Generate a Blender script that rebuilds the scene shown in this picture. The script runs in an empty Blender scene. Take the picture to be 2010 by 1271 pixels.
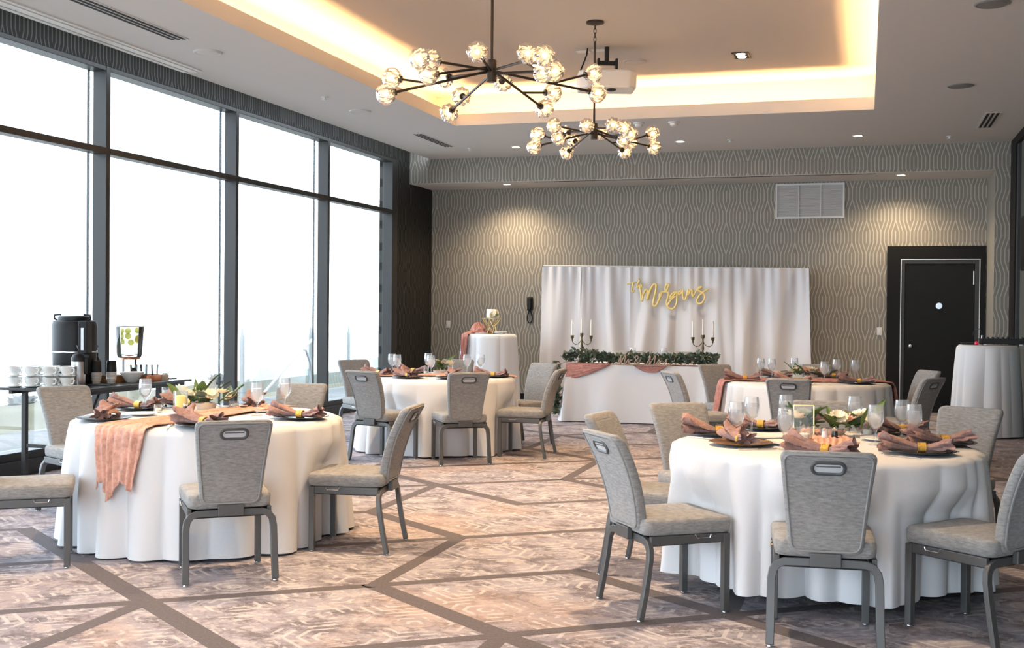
import bpy, math, random
from mathutils import Vector, Matrix, noise as mnoise
random.seed(11)
PI = math.pi
sc = bpy.context.scene
COL = sc.collection

# ------------------------------------------------------------------ camera
YAW, PIT, ROL = 0.29473, -0.01268, 0.00918
Fv = Vector((-math.sin(YAW) * math.cos(PIT), math.cos(YAW) * math.cos(PIT), math.sin(PIT)))
R0 = Vector((math.cos(YAW), math.sin(YAW), 0))
U0 = R0.cross(Fv)
Rv = R0 * math.cos(ROL) + U0 * math.sin(ROL)
Uv = U0 * math.cos(ROL) - R0 * math.sin(ROL)
cam = bpy.data.cameras.new('camera')
cam.sensor_fit = 'HORIZONTAL'
cam.sensor_width = 36
cam.lens = 2283.55 / 2010 * 36
cam.clip_end = 500
camo = bpy.data.objects.new('camera', cam)
COL.objects.link(camo)
camo.matrix_world = Matrix(((Rv.x, Uv.x, -Fv.x, 0), (Rv.y, Uv.y, -Fv.y, 0), (Rv.z, Uv.z, -Fv.z, 1.45), (0, 0, 0, 1)))
sc.camera = camo

# ------------------------------------------------------------------ world, exposure
w = bpy.data.worlds.new('overcast_sky')
sc.world = w
w.use_nodes = True
bg = w.node_tree.nodes['Background']
bg.inputs[0].default_value = (0.77, 0.885, 1.0, 1)
bg.inputs[1].default_value = 3.7
sc.view_settings.view_transform = 'Standard'
sc.view_settings.look = 'None'
sc.view_settings.gamma = 1.0
sc.view_settings.use_curve_mapping = False
sc.view_settings.exposure = 1.0
sc.cycles.use_denoising = True
sc.cycles.max_bounces = 9
sc.cycles.diffuse_bounces = 5
sc.cycles.glossy_bounces = 4
sc.cycles.transmission_bounces = 8
sc.cycles.transparent_max_bounces = 16
sc.cycles.caustics_reflective = False
sc.cycles.caustics_refractive = False
sc.cycles.sample_clamp_indirect = 6.0

WARM = (1.0, 0.70, 0.40)
HX0, HX1, HY0, HY1 = -6.85, 1.90, -2.6, 17.97   # room footprint
ZC, ZU = 3.77, 4.22                               # main ceiling, raised tray ceiling
TX0, TX1, TY0, TY1 = -5.01, 0.07, -.6, 13.95     # tray opening
YS, ZS = 16.98, 3.393                             # soffit face, soffit underside


def light(name, kind, loc, energy, color=(1, 1, 1), rot=(0, 0, 0), **kw):
    d = bpy.data.lights.new(name, kind)
    d.energy = energy
    d.color = color
    for k, v in kw.items():
        setattr(d, k, v)
    o = bpy.data.objects.new(name, d)
    o.location = loc
    o.rotation_euler = rot
    COL.objects.link(o)
    return o


# LED strips lying in the cove of the tray, shining up at the raised ceiling
COVE = 9.0
for nm, cx, cy, sx, sy in (('cove_led', TX0 - .13, (TY0 + TY1) / 2, .05, TY1 - TY0), ('cove_led', TX1 + .13, (TY0 + TY1) / 2, .05, TY1 - TY0),
                           ('cove_led', (TX0 + TX1) / 2, TY1 + .13, TX1 - TX0, .05), ('cove_led', (TX0 + TX1) / 2, TY0 - .13, TX1 - TX0, .05)):
    light(nm, 'AREA', (cx, cy, ZC + .05), COVE * max(sx, sy), (1.0, 0.60, 0.25), (PI, 0, 0), shape='RECTANGLE', size=sx, size_y=sy)
# window portals guide the sky light in
for i in range(8):
    o = light('window_portal', 'AREA', (HX0 - .2, -2.36 + 2.36 * i + 1.18, 1.95), 1, (1, 1, 1), (0, -PI / 2, 0), shape='RECTANGLE', size=3.4, size_y=2.3)
    o.data.cycles.is_portal = True
o = light('window_portal', 'AREA', (-2.4, HY0 - .2, 1.8), 1, (1, 1, 1), (PI / 2, 0, 0), shape='RECTANGLE', size=7.6, size_y=3.2)  # portal for the added rear glazing
o.data.cycles.is_portal = True


# ------------------------------------------------------------------ materials
def newmat(name):
    m = bpy.data.materials.new(name)
    m.use_nodes = True
    nt = m.node_tree
    return m, nt, nt.nodes['Principled BSDF'], nt.links


def mat(name, col, rough=.5, metal=0.0, var=0.0, vscale=(8, 8, 8), bump=0.0, bscale=(60, 60, 60), sheen=0.0, emit=None, estr=0.0, coat=0.0, sub=0.0):
    m, nt, b, L = newmat(name)
    b.inputs['Base Color'].default_value = (*col, 1)
    b.inputs['Roughness'].default_value = rough
    b.inputs['Metallic'].default_value = metal
    b.inputs['Sheen Weight'].default_value = sheen
    b.inputs['Coat Weight'].default_value = coat
    if emit:
        b.inputs['Emission Color'].default_value = (*emit, 1)
        b.inputs['Emission Strength'].default_value = estr
    if var or bump:
        tc = nt.nodes.new('ShaderNodeTexCoord')
    if var:
        mp = nt.nodes.new('ShaderNodeMapping')
        mp.inputs['Scale'].default_value = vscale
        L.new(tc.outputs['Object'], mp.inputs[0])
        n = nt.nodes.new('ShaderNodeTexNoise')
        n.inputs['Scale'].default_value = 1
        n.inputs['Detail'].default_value = 5
        n.inputs['Roughness'].default_value = .65
        L.new(mp.outputs[0], n.inputs['Vector'])
        r = nt.nodes.new('ShaderNodeValToRGB')
        r.color_ramp.elements[0].position = .3
        r.color_ramp.elements[1].position = .72
        r.color_ramp.elements[0].color = (*[c * (1 - var) for c in col], 1)
        r.color_ramp.elements[1].color = (*[min(1, c * (1 + var)) for c in col], 1)
        L.new(n.outputs[0], r.inputs[0])
        L.new(r.outputs[0], b.inputs['Base Color'])
    if bump:
        mp2 = nt.nodes.new('ShaderNodeMapping')
        mp2.inputs['Scale'].default_value = bscale
        L.new(tc.outputs['Object'], mp2.inputs[0])
        n2 = nt.nodes.new('ShaderNodeTexNoise')
        n2.inputs['Scale'].default_value = 1
        n2.inputs['Detail'].default_value = 3
        L.new(mp2.outputs[0], n2.inputs['Vector'])
        bp = nt.nodes.new('ShaderNodeBump')
        bp.inputs['Strength'].default_value = bump
        bp.inputs['Distance'].default_value = .01
        L.new(n2.outputs[0], bp.inputs['Height'])
        L.new(bp.outputs[0], b.inputs['Normal'])
    return m


def thin_glass(name, tint=(1, 1, 1), refl=.9, ior=1.45, rough=.0, body=0.0, bodycol=(1, 1, 1)):
    m = bpy.data.materials.new(name)
    m.use_nodes = True
    nt = m.node_tree
    nt.nodes.clear()
    o = nt.nodes.new('ShaderNodeOutputMaterial')
    t = nt.nodes.new('ShaderNodeBsdfTransparent')
    t.inputs[0].default_value = (*tint, 1)
    g = nt.nodes.new('ShaderNodeBsdfGlossy')
    g.inputs['Roughness'].default_value = rough
    fr = nt.nodes.new('ShaderNodeFresnel')
    fr.inputs[0].default_value = ior
    mu = nt.nodes.new('ShaderNodeMath')
    mu.operation = 'MULTIPLY'
    mu.inputs[1].default_value = refl
    mx = nt.nodes.new('ShaderNodeMixShader')
    nt.links.new(fr.outputs[0], mu.inputs[0])
    nt.links.new(mu.outputs[0], mx.inputs[0])
    if body:
        d0 = nt.nodes.new('ShaderNodeBsdfDiffuse')
        d0.inputs[0].default_value = (*bodycol, 1)
        d1_ = nt.nodes.new('ShaderNodeBsdfTranslucent')
        d1_.inputs[0].default_value = (*bodycol, 1)
        d = nt.nodes.new('ShaderNodeMixShader')
        d.inputs[0].default_value = .5
        nt.links.new(d0.outputs[0], d.inputs[1])
        nt.links.new(d1_.outputs[0], d.inputs[2])
        m2 = nt.nodes.new('ShaderNodeMixShader')
        m2.inputs[0].default_value = body
        nt.links.new(t.outputs[0], m2.inputs[1])
        nt.links.new(d.outputs[0], m2.inputs[2])
        nt.links.new(m2.outputs[0], mx.inputs[1])
    else:
        nt.links.new(t.outputs[0], mx.inputs[1])
    nt.links.new(g.outputs[0], mx.inputs[2])
    nt.links.new(mx.outputs[0], o.inputs[0])
    return m


class N:
    """tiny helper for building math node chains"""
    def __init__(s, nt):
        s.nt = nt

    def m(s, op, a, b=None, c=None):
        n = s.nt.nodes.new('ShaderNodeMath')
        n.operation = op
        for i, v in enumerate((a, b, c)):
            if v is None:
                continue
            if isinstance(v, (int, float)):
                n.inputs[i].default_value = v
            else:
                s.nt.links.new(v, n.inputs[i])
        return n.outputs[0]

    def mix(s, f, a, b):
        n = s.nt.nodes.new('ShaderNodeMix')
        n.data_type = 'RGBA'
        for sock, v in ((n.inputs['Factor'], f), (n.inputs[6], a), (n.inputs[7], b)):
            if isinstance(v, tuple):
                sock.default_value = (*v, 1)
            elif isinstance(v, (int, float)):
                sock.default_value = v
            else:
                s.nt.links.new(v, sock)
        return n.outputs[2]

    def noise(s, vec, scale, detail=4, rough=.6, dist=0.0):
        n = s.nt.nodes.new('ShaderNodeTexNoise')
        n.inputs['Scale'].default_value = scale
        n.inputs['Detail'].default_value = detail
        n.inputs['Roughness'].default_value = rough
        n.inputs['Distortion'].default_value = dist
        s.nt.links.new(vec, n.inputs['Vector'])
        return n.outputs[0]

    def ramp(s, f, lo, hi):
        n = s.nt.nodes.new('ShaderNodeMapRange')
        n.inputs[1].default_value = lo
        n.inputs[2].default_value = hi
        s.nt.links.new(f, n.inputs[0])
        return n.outputs[0]

    def map(s, vec, scale=(1, 1, 1), rot=(0, 0, 0)):
        n = s.nt.nodes.new('ShaderNodeMapping')
        n.inputs['Scale'].default_value = scale
        n.inputs['Rotation'].default_value = rot
        s.nt.links.new(vec, n.inputs[0])
        return n.outputs[0]

    def hexm(s, u, v, sv=.18, tv=.14):
        """metric of elongated pointed hexagons in a staggered lattice: 0 at a centre, 1 on the shared edges"""
        def one(du, dv):
            a = s.m('ABSOLUTE', s.m('SUBTRACT', s.m('FRACT', s.m('ADD', u, du)), .5))
            b = s.m('ABSOLUTE', s.m('SUBTRACT', s.m('FRACT', s.m('ADD', v, dv)), .5))
            return s.m('MAXIMUM', s.m('MULTIPLY', a, 2.0), s.m('DIVIDE', s.m('ADD', b, s.m('MULTIPLY', a, tv / .5)), sv + tv))
        return s.m('MINIMUM', one(.5, .5), one(0.0, 0.0))


PER = .41


def wallpaper(name, axis, base, line, rough=.55):
    m, nt, b, L = newmat(name)
    n = N(nt)
    geo = nt.nodes.new('ShaderNodeNewGeometry')
    sp = nt.nodes.new('ShaderNodeSeparateXYZ')
    L.new(geo.outputs['Position'], sp.inputs[0])
    xp = n.m('DIVIDE', sp.outputs[axis], PER)
    tri = n.m('SUBTRACT', n.m('MULTIPLY', n.m('ABSOLUTE', n.m('SUBTRACT', n.m('FRACT', n.m('DIVIDE', sp.outputs[2], .64)), .5)), 4.0), 1.0)
    sw_ = n.m('MAXIMUM', n.m('MINIMUM', n.m('MULTIPLY', tri, 1.9), 1.0), -1.0)
    xl = n.m('MULTIPLY', n.m('ABSOLUTE', n.m('SUBTRACT', n.m('FRACT', xp), .5)), 8.0)
    me = n.m('ADD', xl, n.m('MULTIPLY', n.m('ADD', sw_, 1.0), .5))
    dist = n.m('MULTIPLY', n.m('ABSOLUTE', n.m('SUBTRACT', n.m('FRACT', n.m('ADD', me, .5)), .5)), PER / 8.0)
    ln = n.m('SUBTRACT', 1.0, n.ramp(dist, .0055, .009))
    grain = n.noise(n.map(geo.outputs['Position'], (90, 90, 12)), 1, 3)
    base2 = n.mix(n.ramp(grain, .3, .7), tuple(c * .88 for c in base), tuple(c * 1.1 for c in base))
    L.new(n.mix(n.m('MULTIPLY', ln, .85), base2, line), b.inputs['Base Color'])
    b.inputs['Roughness'].default_value = rough
    b.inputs['Specular IOR Level'].default_value = .35
    return m


def carpet(name):
    m, nt, b, L = newmat(name)
    n = N(nt)
    geo = nt.nodes.new('ShaderNodeNewGeometry')
    pos = geo.outputs['Position']
    big = n.noise(n.map(pos, (.9, .9, 1), (0, 0, .6)), 1.1, 3, .5, .4)
    mot = n.noise(n.map(pos, (3.6, 5.0, 1), (0, 0, -.6)), 1.0, 9, .74, .2)
    mot2 = n.noise(n.map(pos, (6.5, 9.0, 1), (0, 0, .5)), 1.0, 9, .76, .1)
    fine = n.noise(n.map(pos, (60, 60, 1)), 1.0, 3, .7)
    c = n.mix(n.ramp(mot, .42, .54), (.135, .118, .135), (.305, .285, .325))
    c = n.mix(n.m('MULTIPLY', n.ramp(mot2, .50, .57), .8), c, (.44, .415, .435))
    c = n.mix(n.m('MULTIPLY', n.ramp(n.m('ADD', big, n.m('MULTIPLY', mot2, .5)), .76, .90), .5), c, (.39, .275, .22))
    # broken geometric outlines woven over the mottling
    sp = nt.nodes.new('ShaderNodeSeparateXYZ')
    L.new(n.map(pos, (1, 1, 1), (0, 0, .02)), sp.inputs[0])
    me = n.hexm(n.m('DIVIDE', sp.outputs[0], .46), n.m('DIVIDE', sp.outputs[1], .66), .12, .26)
    f = n.m('ABSOLUTE', n.m('SUBTRACT', n.m('FRACT', n.m('MULTIPLY', me, 3.5)), .5))
    ln = n.m('SUBTRACT', 1.0, n.ramp(f, .13, .18))
    broken = n.noise(n.map(pos, (4.4, 4.4, 1)), 1, 7, .72)
    c = n.mix(n.m('MULTIPLY', n.m('MULTIPLY', ln, n.ramp(broken, .50, .53)), .72), c, (.53, .50, .505))
    c = n.mix(n.m('MULTIPLY', n.m('MULTIPLY', ln, n.m('SUBTRACT', 1.0, n.ramp(broken, .42, .45))), .6), c, (.18, .155, .17))
    c = n.mix(n.m('MULTIPLY', n.ramp(fine, .35, .7), .24), c, (.42, .39, .405))
    L.new(c, b.inputs['Base Color'])
    b.inputs['Roughness'].default_value = .95
    b.inputs['Specular IOR Level'].default_value = .1
    bp = nt.nodes.new('ShaderNodeBump')
    bp.inputs['Strength'].default_value = .3
    bp.inputs['Distance'].default_value = .004
    L.new(fine, bp.inputs['Height'])
    L.new(bp.outputs[0], b.inputs['Normal'])
    return m


M = {}
M['paint'] = mat('ceiling_paint', (.66, .64, .62), .8)
M['tray'] = mat('tray_paint', (.60, .54, .48), .85)
M['wallpaper'] = wallpaper('taupe_wallpaper', 0, (.25, .23, .195), (.50, .47, .41))
M['wallpaper_side'] = wallpaper('taupe_wallpaper_side', 1, (.25, .23, .195), (.50, .47, .41))
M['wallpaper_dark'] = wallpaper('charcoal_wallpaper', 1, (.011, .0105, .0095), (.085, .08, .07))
M['carpet'] = carpet('patterned_carpet')
M['band'] = mat('carpet_band', (.108, .092, .098), .95, var=.22, vscale=(60, 60, 60))
M['alu'] = mat('anodised_frame', (.028, .027, .026), .42, .2)
M['black'] = mat('black_lacquer', (.008, .0075, .0075), .55)
M['door'] = mat('door_paint', (.0085, .0085, .008), .5)
M['doorframe'] = mat('door_frame_paint', (.04, .042, .043), .45)
M['silverline'] = mat('bright_reveal', (.62, .60, .56), .3, .8)
M['panel'] = mat('grey_panel', (.095, .098, .088), .6)
M['pane'] = thin_glass('window_pane', (.99, 1, 1), .5, 1.45)
M['fabric'] = mat('heather_fabric', (.272, .268, .262), .92, var=.34, vscale=(30, 30, 130), bump=.5, bscale=(160, 160, 420), sheen=.2)
M['piping'] = mat('grey_piping', (.26, .258, .254), .9)
M['chairmetal'] = mat('pewter_tube', (.105, .105, .105), .42, .35)
M['plastic'] = mat('grip_plastic', (.06, .062, .065), .4)
M['gripwell'] = mat('grip_well', (.50, .52, .54), .35)
M['chrome'] = mat('chrome', (.75, .75, .76), .15, 1)
M['cloth'] = mat('white_linen', (.70, .71, .73), .85, bump=.12, bscale=(40, 40, 40))
M['drape'] = mat('white_voile', (.70, .685, .70), .8, bump=.1, bscale=(30, 30, 10))
M['runner'] = mat('terracotta_gauze', (.66, .38, .295), .9, var=.28, vscale=(26, 26, 26), bump=.7, bscale=(70, 70, 70))
M['runner2'] = mat('dusty_rose_gauze', (.50, .235, .195), .9, var=.25, vscale=(26, 26, 26), bump=.7, bscale=(60, 60, 60))
M['napkin'] = mat('mauve_brown_linen', (.34, .205, .18), .9, var=.3, vscale=(40, 40, 40), bump=.3, bscale=(200, 200, 200))
M['gold'] = mat('gold_ring', (.85, .52, .12), .3, 1, bump=.8, bscale=(220, 220, 220))
M['goldpaint'] = mat('gold_acrylic', (.86, .66, .24), .45, .15)
M['goldwire'] = mat('gold_wire', (.85, .66, .30), .3, .8)
M['charger'] = mat('black_charger', (.06, .055, .052), .22, .6)
M['goldplate'] = mat('bronze_charger', (.30, .15, .045), .25, .7)
M['china'] = mat('white_china', (.82, .81, .78), .25)
M['steel'] = mat('brushed_steel', (.55, .54, .53), .28, 1)
M['glass'] = thin_glass('goblet_glass', (.99, .99, .99), .55, 1.4, body=.10, bodycol=(.95, .97, 1))
M['water'] = thin_glass('iced_water', (.97, .98, .98), .4, 1.33, body=.34, bodycol=(.95, .95, .97))
M['clear'] = thin_glass('clear_acrylic', (.98, .99, .99), .5, 1.4, body=.06)
M['bronze'] = mat('dark_bronze', (.045, .036, .028), .38, .6)
M['antique'] = mat('antique_brass', (.13, .095, .045), .4, .7)
M['wax'] = mat('ivory_wax', (.88, .84, .74), .5)
M['yellowwax'] = mat('yellow_wax', (.90, .66, .18), .5, emit=(1, .7, .2), estr=.12)
M['leaf'] = mat('eucalyptus_leaf', (.105, .14, .095), .6, var=.45, vscale=(20, 20, 20))
M['leaf2'] = mat('green_leaf', (.085, .15, .035), .55, var=.3, vscale=(20, 20, 20))
M['petal'] = mat('ivory_petal', (.85, .80, .62), .7)
M['petal2'] = mat('blush_petal', (.80, .50, .38), .7)
M['wood'] = mat('walnut_letters', (.36, .26, .19), .6, var=.2)
M['traywood'] = mat('acacia_tray', (.32, .155, .055), .5, var=.3, vscale=(4, 30, 30))
M['copper'] = mat('copper_tray', (.62, .25, .13), .35, .7)
M['cardboard'] = mat('card_sleeve', (.50, .49, .47), .8)
M['blackplastic'] = mat('black_plastic', (.008, .008, .009), .5)
M['tablelam'] = mat('black_laminate', (.022, .022, .023), .3)
M['lemon'] = mat('lemon_slice', (.85, .78, .25), .5)
M['lime'] = mat('citrus_water', (.7, .72, .3), .4)
M['cake'] = mat('cake_fondant', (.88, .83, .72), .6)
M['whiteplastic'] = mat('white_plastic', (.74, .73, .71), .45)
M['grille'] = mat('grille_white', (.55, .545, .54), .5)
M['slot'] = mat('dark_slot', (.006, .006, .006), .8)
M['lampglow'] = mat('lamp_lens', (1, .95, .85), .4, emit=(1, .86, .66), estr=9)
M['bulb'] = mat('filament_bulb', (1, .8, .5), .4, emit=(1.0, .60, .24), estr=45)
M['pot'] = mat('ceramic_pot', (.6, .5, .42), .5)
M['grass'] = mat('dry_field', (.10, .09, .05), .95, var=.25, vscale=(.3, .3, .3))
M['deck'] = mat('deck_boards', (.19, .195, .195), .8, var=.15, vscale=(1, 8, 1))
M['railpost'] = mat('galvanised_post', (.33, .36, .37), .5, .4)
M['rail'] = mat('pale_handrail', (.55, .56, .56), .5, .2)
M['railglass'] = thin_glass('balustrade_glass', (.93, .98, .97), .7, 1.45, body=.05, bodycol=(.8, .9, .88))
M['bush'] = mat('hazy_scrub', (.15, .155, .145), .9, var=.2, vscale=(1, 1, 1))
M['hot'] = mat('red_light', (.8, .02, .08), .4, emit=(1, .02, .1), estr=.1)
M['ice'] = mat('ice_cube', (.9, .93, .95), .1)


def globe_glass():
    m, nt, b, L = newmat('crystal_globe')
    b.inputs['Base Color'].default_value = (1, .97, .93, 1)
    b.inputs['Roughness'].default_value = .02
    b.inputs['IOR'].default_value = 1.38
    b.inputs['Transmission Weight'].default_value = 1
    return m


M['crystal'] = thin_glass('crystal_globe', (.98, .96, .94), .9, 1.5, rough=.05, body=.33, bodycol=(1, .93, .86))


for k_, v_ in (('door', .2), ('black', .2), ('doorframe', .3), ('wallpaper_dark', .12), ('blackplastic', .35)):
    M[k_].node_tree.nodes['Principled BSDF'].inputs['Specular IOR Level'].default_value = v_
M['lemon'] = thin_glass('lemon_flesh', (.93, .88, .42), .1, 1.2, body=.45, bodycol=(.95, .85, .25))
M['jar'] = thin_glass('jar_acrylic', (.93, .95, .95), 1.0, 1.5, body=.05)


# ------------------------------------------------------------------ mesh helpers
class G:
    def __init__(s):
        s.v = []
        s.f = []

    def add(s, v, f, mx=None):
        o = len(s.v)
        s.v += [tuple(mx @ Vector(p)) for p in v] if mx is not None else [tuple(p) for p in v]
        s.f += [tuple(i + o for i in q) for q in f]
        return s

    def box(s, x0, x1, y0, y1, z0, z1, mx=None):
        v = [(x0, y0, z0), (x1, y0, z0), (x1, y1, z0), (x0, y1, z0), (x0, y0, z1), (x1, y0, z1), (x1, y1, z1), (x0, y1, z1)]
        f = [(0, 3, 2, 1), (4, 5, 6, 7), (0, 1, 5, 4), (1, 2, 6, 5), (2, 3, 7, 6), (3, 0, 4, 7)]
        return s.add(v, f, mx)

    def lathe(s, prof, n=20, mx=None, cap=True):
        v, f = [], []
        for r, z in prof:
            for i in range(n):
                a = 2 * PI * i / n
                v.append((r * math.cos(a), r * math.sin(a), z))
        for k in range(len(prof) - 1):
            for i in range(n):
                j = (i + 1) % n
                f.append((k * n + i, k * n + j, (k + 1) * n + j, (k + 1) * n + i))
        if cap:
            if prof[0][0] > 1e-5:
                f.append(tuple(reversed(range(n))))
            if prof[-1][0] > 1e-5:
                f.append(tuple((len(prof) - 1) * n + i for i in range(n)))
        return s.add(v, f, mx)

    def tube(s, pts, r, n=8, closed=False, rect=None, up=None, mx=None):
        """swept tube; r a number or list; rect=(w,h) sweeps a rectangle instead"""
        P = [Vector(p) for p in pts]
        m = len(P)
        v, f = [], []
        ref = Vector(up) if up else Vector((0, 0, 1))
        last = None
        for i, p in enumerate(P):
            a = P[(i - 1) % m] if (closed or i > 0) else p
            b = P[(i + 1) % m] if (closed or i < m - 1) else p
            t = (b - a).normalized()
            if last is None:
                x = ref.cross(t)
                if x.length < 1e-3:
                    x = Vector((1, 0, 0)).cross(t)
                    if x.length < 1e-3:
                        x = Vector((0, 1, 0)).cross(t)
            else:
                x = last - t * last.dot(t)
            x.normalize()
            last = x
            y = t.cross(x)
            if rect:
                hw, hh = rect[0] / 2, rect[1] / 2
                ring = [x * hw + y * hh, x * -hw + y * hh, x * -hw + y * -hh, x * hw + y * -hh]
            else:
                rr = r[i] if isinstance(r, (list, tuple)) else r
                ring = [x * rr * math.cos(2 * PI * k / n) + y * rr * math.sin(2 * PI * k / n) for k in range(n)]
            v += [p + q for q in ring]
        k = 4 if rect else n
        for i in range(m if closed else m - 1):
            for j in range(k):
                a, b = i * k, ((i + 1) % m) * k
                f.append((a + j, a + (j + 1) % k, b + (j + 1) % k, b + j))
        if not closed:
            f.append(tuple(reversed(range(k))))
            f.append(tuple((m - 1) * k + j for j in range(k)))
        return s.add(v, f, mx)

    def grid(s, fn, nu, nv, closeu=False, mx=None):
        v = [fn(i / (nu if closeu else nu - 1), j / (nv - 1)) for j in range(nv) for i in range(nu)]
        f = []
        for j in range(nv - 1):
            for i in range(nu if closeu else nu - 1):
                k = (i + 1) % nu
                f.append((j * nu + i, j * nu + k, (j + 1) * nu + k, (j + 1) * nu + i))
        return s.add(v, f, mx)

    def mesh(s, name, m, smooth=True, angle=38, extra=()):
        me = bpy.data.meshes.new(name)
        me.from_pydata(s.v, [], s.f)
        me.materials.append(m)
        for e in extra:
            me.materials.append(e)
        if smooth:
            me.polygons.foreach_set('use_smooth', [True] * len(me.polygons))
            me.set_sharp_from_angle(angle=math.radians(angle))
        me.update()
        return me

    def make(s, name, m, parent=None, smooth=True, angle=38, bevel=0, solid=0, loc=None, rotz=None, **kw):
        return link(name, s.mesh(name, m, smooth, angle), parent, bevel, solid, loc, rotz, **kw)


def link(name, me, parent=None, bevel=0, solid=0, loc=None, rotz=None, label=None, cat=None, group=None, kind=None):
    o = bpy.data.objects.new(name, me)
    COL.objects.link(o)
    if parent:
        o.parent = parent
    if bevel:
        b = o.modifiers.new('bevel', 'BEVEL')
        b.width = bevel
        b.segments = 2
        b.limit_method = 'ANGLE'
        b.angle_limit = math.radians(40)
    if solid:
        d = o.modifiers.new('solid', 'SOLIDIFY')
        d.thickness = solid
        d.offset = 0
    if loc is not None:
        o.location = loc
    if rotz is not None:
        o.rotation_euler.z = rotz
    return tag(o, label, cat, group, kind)


def tag(o, label=None, cat=None, group=None, kind=None):
    for k, v in (('label', label), ('category', cat), ('group', group), ('kind', kind)):
        if v:
            o[k] = v
    return o


def empty(name, loc=(0, 0, 0), rotz=0, label=None, cat=None, group=None, kind=None):
    o = bpy.data.objects.new(name, None)
    o.empty_display_size = .1
    COL.objects.link(o)
    o.location = loc
    o.rotation_euler.z = rotz
    return tag(o, label, cat, group, kind)


def copy_tree(o, parent=None):
    c = o.copy()
    COL.objects.link(c)
    if parent:
        c.parent = parent
    for ch in list(o.children):
        copy_tree(ch, c)
    return c


def place(proto, used, loc, rotz, label, group=None, scale=None):
    """first use moves the prototype itself, later uses copy it with its parts"""
    o = proto if not used else copy_tree(proto)
    used.append(o)
    o.location = loc
    o.rotation_euler = (0, 0, rotz)
    if scale:
        o.scale = (scale, scale, scale)
    o['label'] = label
    if group:
        o['group'] = group
    return o


def T(x=0, y=0, z=0, rz=0, rx=0, ry=0, s=1):
    return Matrix.Translation((x, y, z)) @ Matrix.Rotation(rz, 4, 'Z') @ Matrix.Rotation(ry, 4, 'Y') @ Matrix.Rotation(rx, 4, 'X') @ Matrix.Scale(s, 4)


def nz(x, y=0.0, z=0.0):
    return mnoise.noise(Vector((x, y, z)))


# ------------------------------------------------------------------ structure: floor
fl = G()
fl.add([(HX0 - .2, HY0, 0), (HX1 + .2, HY0, 0), (HX1 + .2, HY1 + .2, 0), (HX0 - .2, HY1 + .2, 0)], [(0, 1, 2, 3)])
cw, dy, x0, y0 = .915, .6735, -2.44, 5.60
nb = [1]


def band(a, b, wd):
    a, b = Vector((*a, 0)), Vector((*b, 0))
    t = (b - a).normalized()
    q = Vector((-t.y, t.x, 0)) * wd / 2
    a, b = a - t * wd * .35, b + t * wd * .35
    z = .0004 + .00003 * (nb[0] % 7)
    nb[0] += 1
    fl.add([(p.x, p.y, z) for p in (a - q, b - q, b + q, a + q)], [(0, 1, 2, 3)])


def node(n, m):
    return (x0 + cw * n, y0 + dy * m)


for n_ in range(-5, 5):
    for m_ in range(-17, 19):
        if (n_ + m_) % 2:
            continue
        if not (HX0 < node(n_, m_)[0] < HX1 - .95 and HY0 < node(n_, m_)[1] < HY1 - .1):
            continue
        k = m_ % 6
        odd = n_ % 2
        up = not (odd and k == (3 if n_ % 4 == 3 else 1))
        down = (k == 0) if not odd else (k != (1 if n_ % 4 == 3 else 3))
        vert = k == (3 if odd else 0)
        if up and node(n_, m_ + 1)[1] < HY1:
            band(node(n_, m_), node(n_ + 1, m_ + 1), .085)
        if down:
            band(node(n_, m_), node(n_ + 1, m_ - 1), .115)
        if vert and node(n_, m_ + 2)[1] < HY1:
            band(node(n_, m_), node(n_, m_ + 2), .09)
me = fl.mesh('floor', M['carpet'], smooth=False, extra=(M['band'],))
for p in me.polygons[1:]:
    p.material_index = 1
link('floor', me, kind='structure')

# ------------------------------------------------------------------ structure: walls and ceiling
g = G().box(HX0, HX1, HY1, HY1 + .12, 0, 4.3)
wall_back = g.make('wall_back', M['wallpaper'], smooth=False, kind='structure')
g = G().box(HX0 - .1, HX1, YS, HY1 - .002, ZS + .004, 4.3)
soffit = g.make('soffit', M['wallpaper'], smooth=False, label='wallpapered soffit over the head of the room', kind='structure')
G().box(HX0, 1.66, YS, HY1 - .002, ZS, ZS + .004).make('soffit_underside', M['paint'], soffit, smooth=False)
G().box(-4.85, .12, YS + .10, YS + .13, ZS - .004, ZS + .001).make('slot', M['slot'], soffit, smooth=False)
G().box(1.665, HX1, YS, HY1 - .002, 0, ZS + .002).make('wall_pilaster', M['wallpaper'], smooth=False, kind='structure', label='wallpapered pilaster at the right corner')
G().box(1.66, 1.665, YS + .002, HY1 - .003, 0, ZS).make('wall_reveal', M['wallpaper_side'], smooth=False, kind='structure')
G().box(HX0, 0.29, HY1 - .016, HY1 - .001, 0, .10).make('baseboard_back', M['black'], smooth=False, kind='structure')
wr = G().box(HX0 - .3, HX1 + .12, HY0 - .12, HY0, 3.4, 4.3).make('wall_rear', M['paint'], smooth=False, kind='structure')
G().box(HX0 - .3, -6.2, HY0 - .12, HY0, 0, 3.4).make('wall_pier', M['paint'], wr, smooth=False)
G().box(1.4, HX1 + .12, HY0 - .12, HY0, 0, 3.4).make('wall_pier', M['paint'], wr, smooth=False)
wq = empty('window_9', (0, HY0 - .06, 0), kind='structure')  # unseen rear glazing, added to bring cool daylight from behind the camera
for x in (-6.17, -4.30, -2.40, -.50, 1.37):
    G().box(x - .03, x + .03, -.06, .05, 0.2, 3.4).make('mullion', M['alu'], wq, smooth=False)
G().box(-6.2, 1.4, -.06, .05, 0, .2).make('sill_rail', M['alu'], wq, smooth=False)
for x in (-6.14, -4.27, -2.37, -.47):
    G().box(x, x + 1.81, -.008, .0, .2, 3.4).make('pane', M['pane'], wq, smooth=False)
wall_right = G().box(HX1, HX1 + .12, HY0, HY1, 0, 4.3).make('wall_right', M['panel'], smooth=False, kind='structure')
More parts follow.
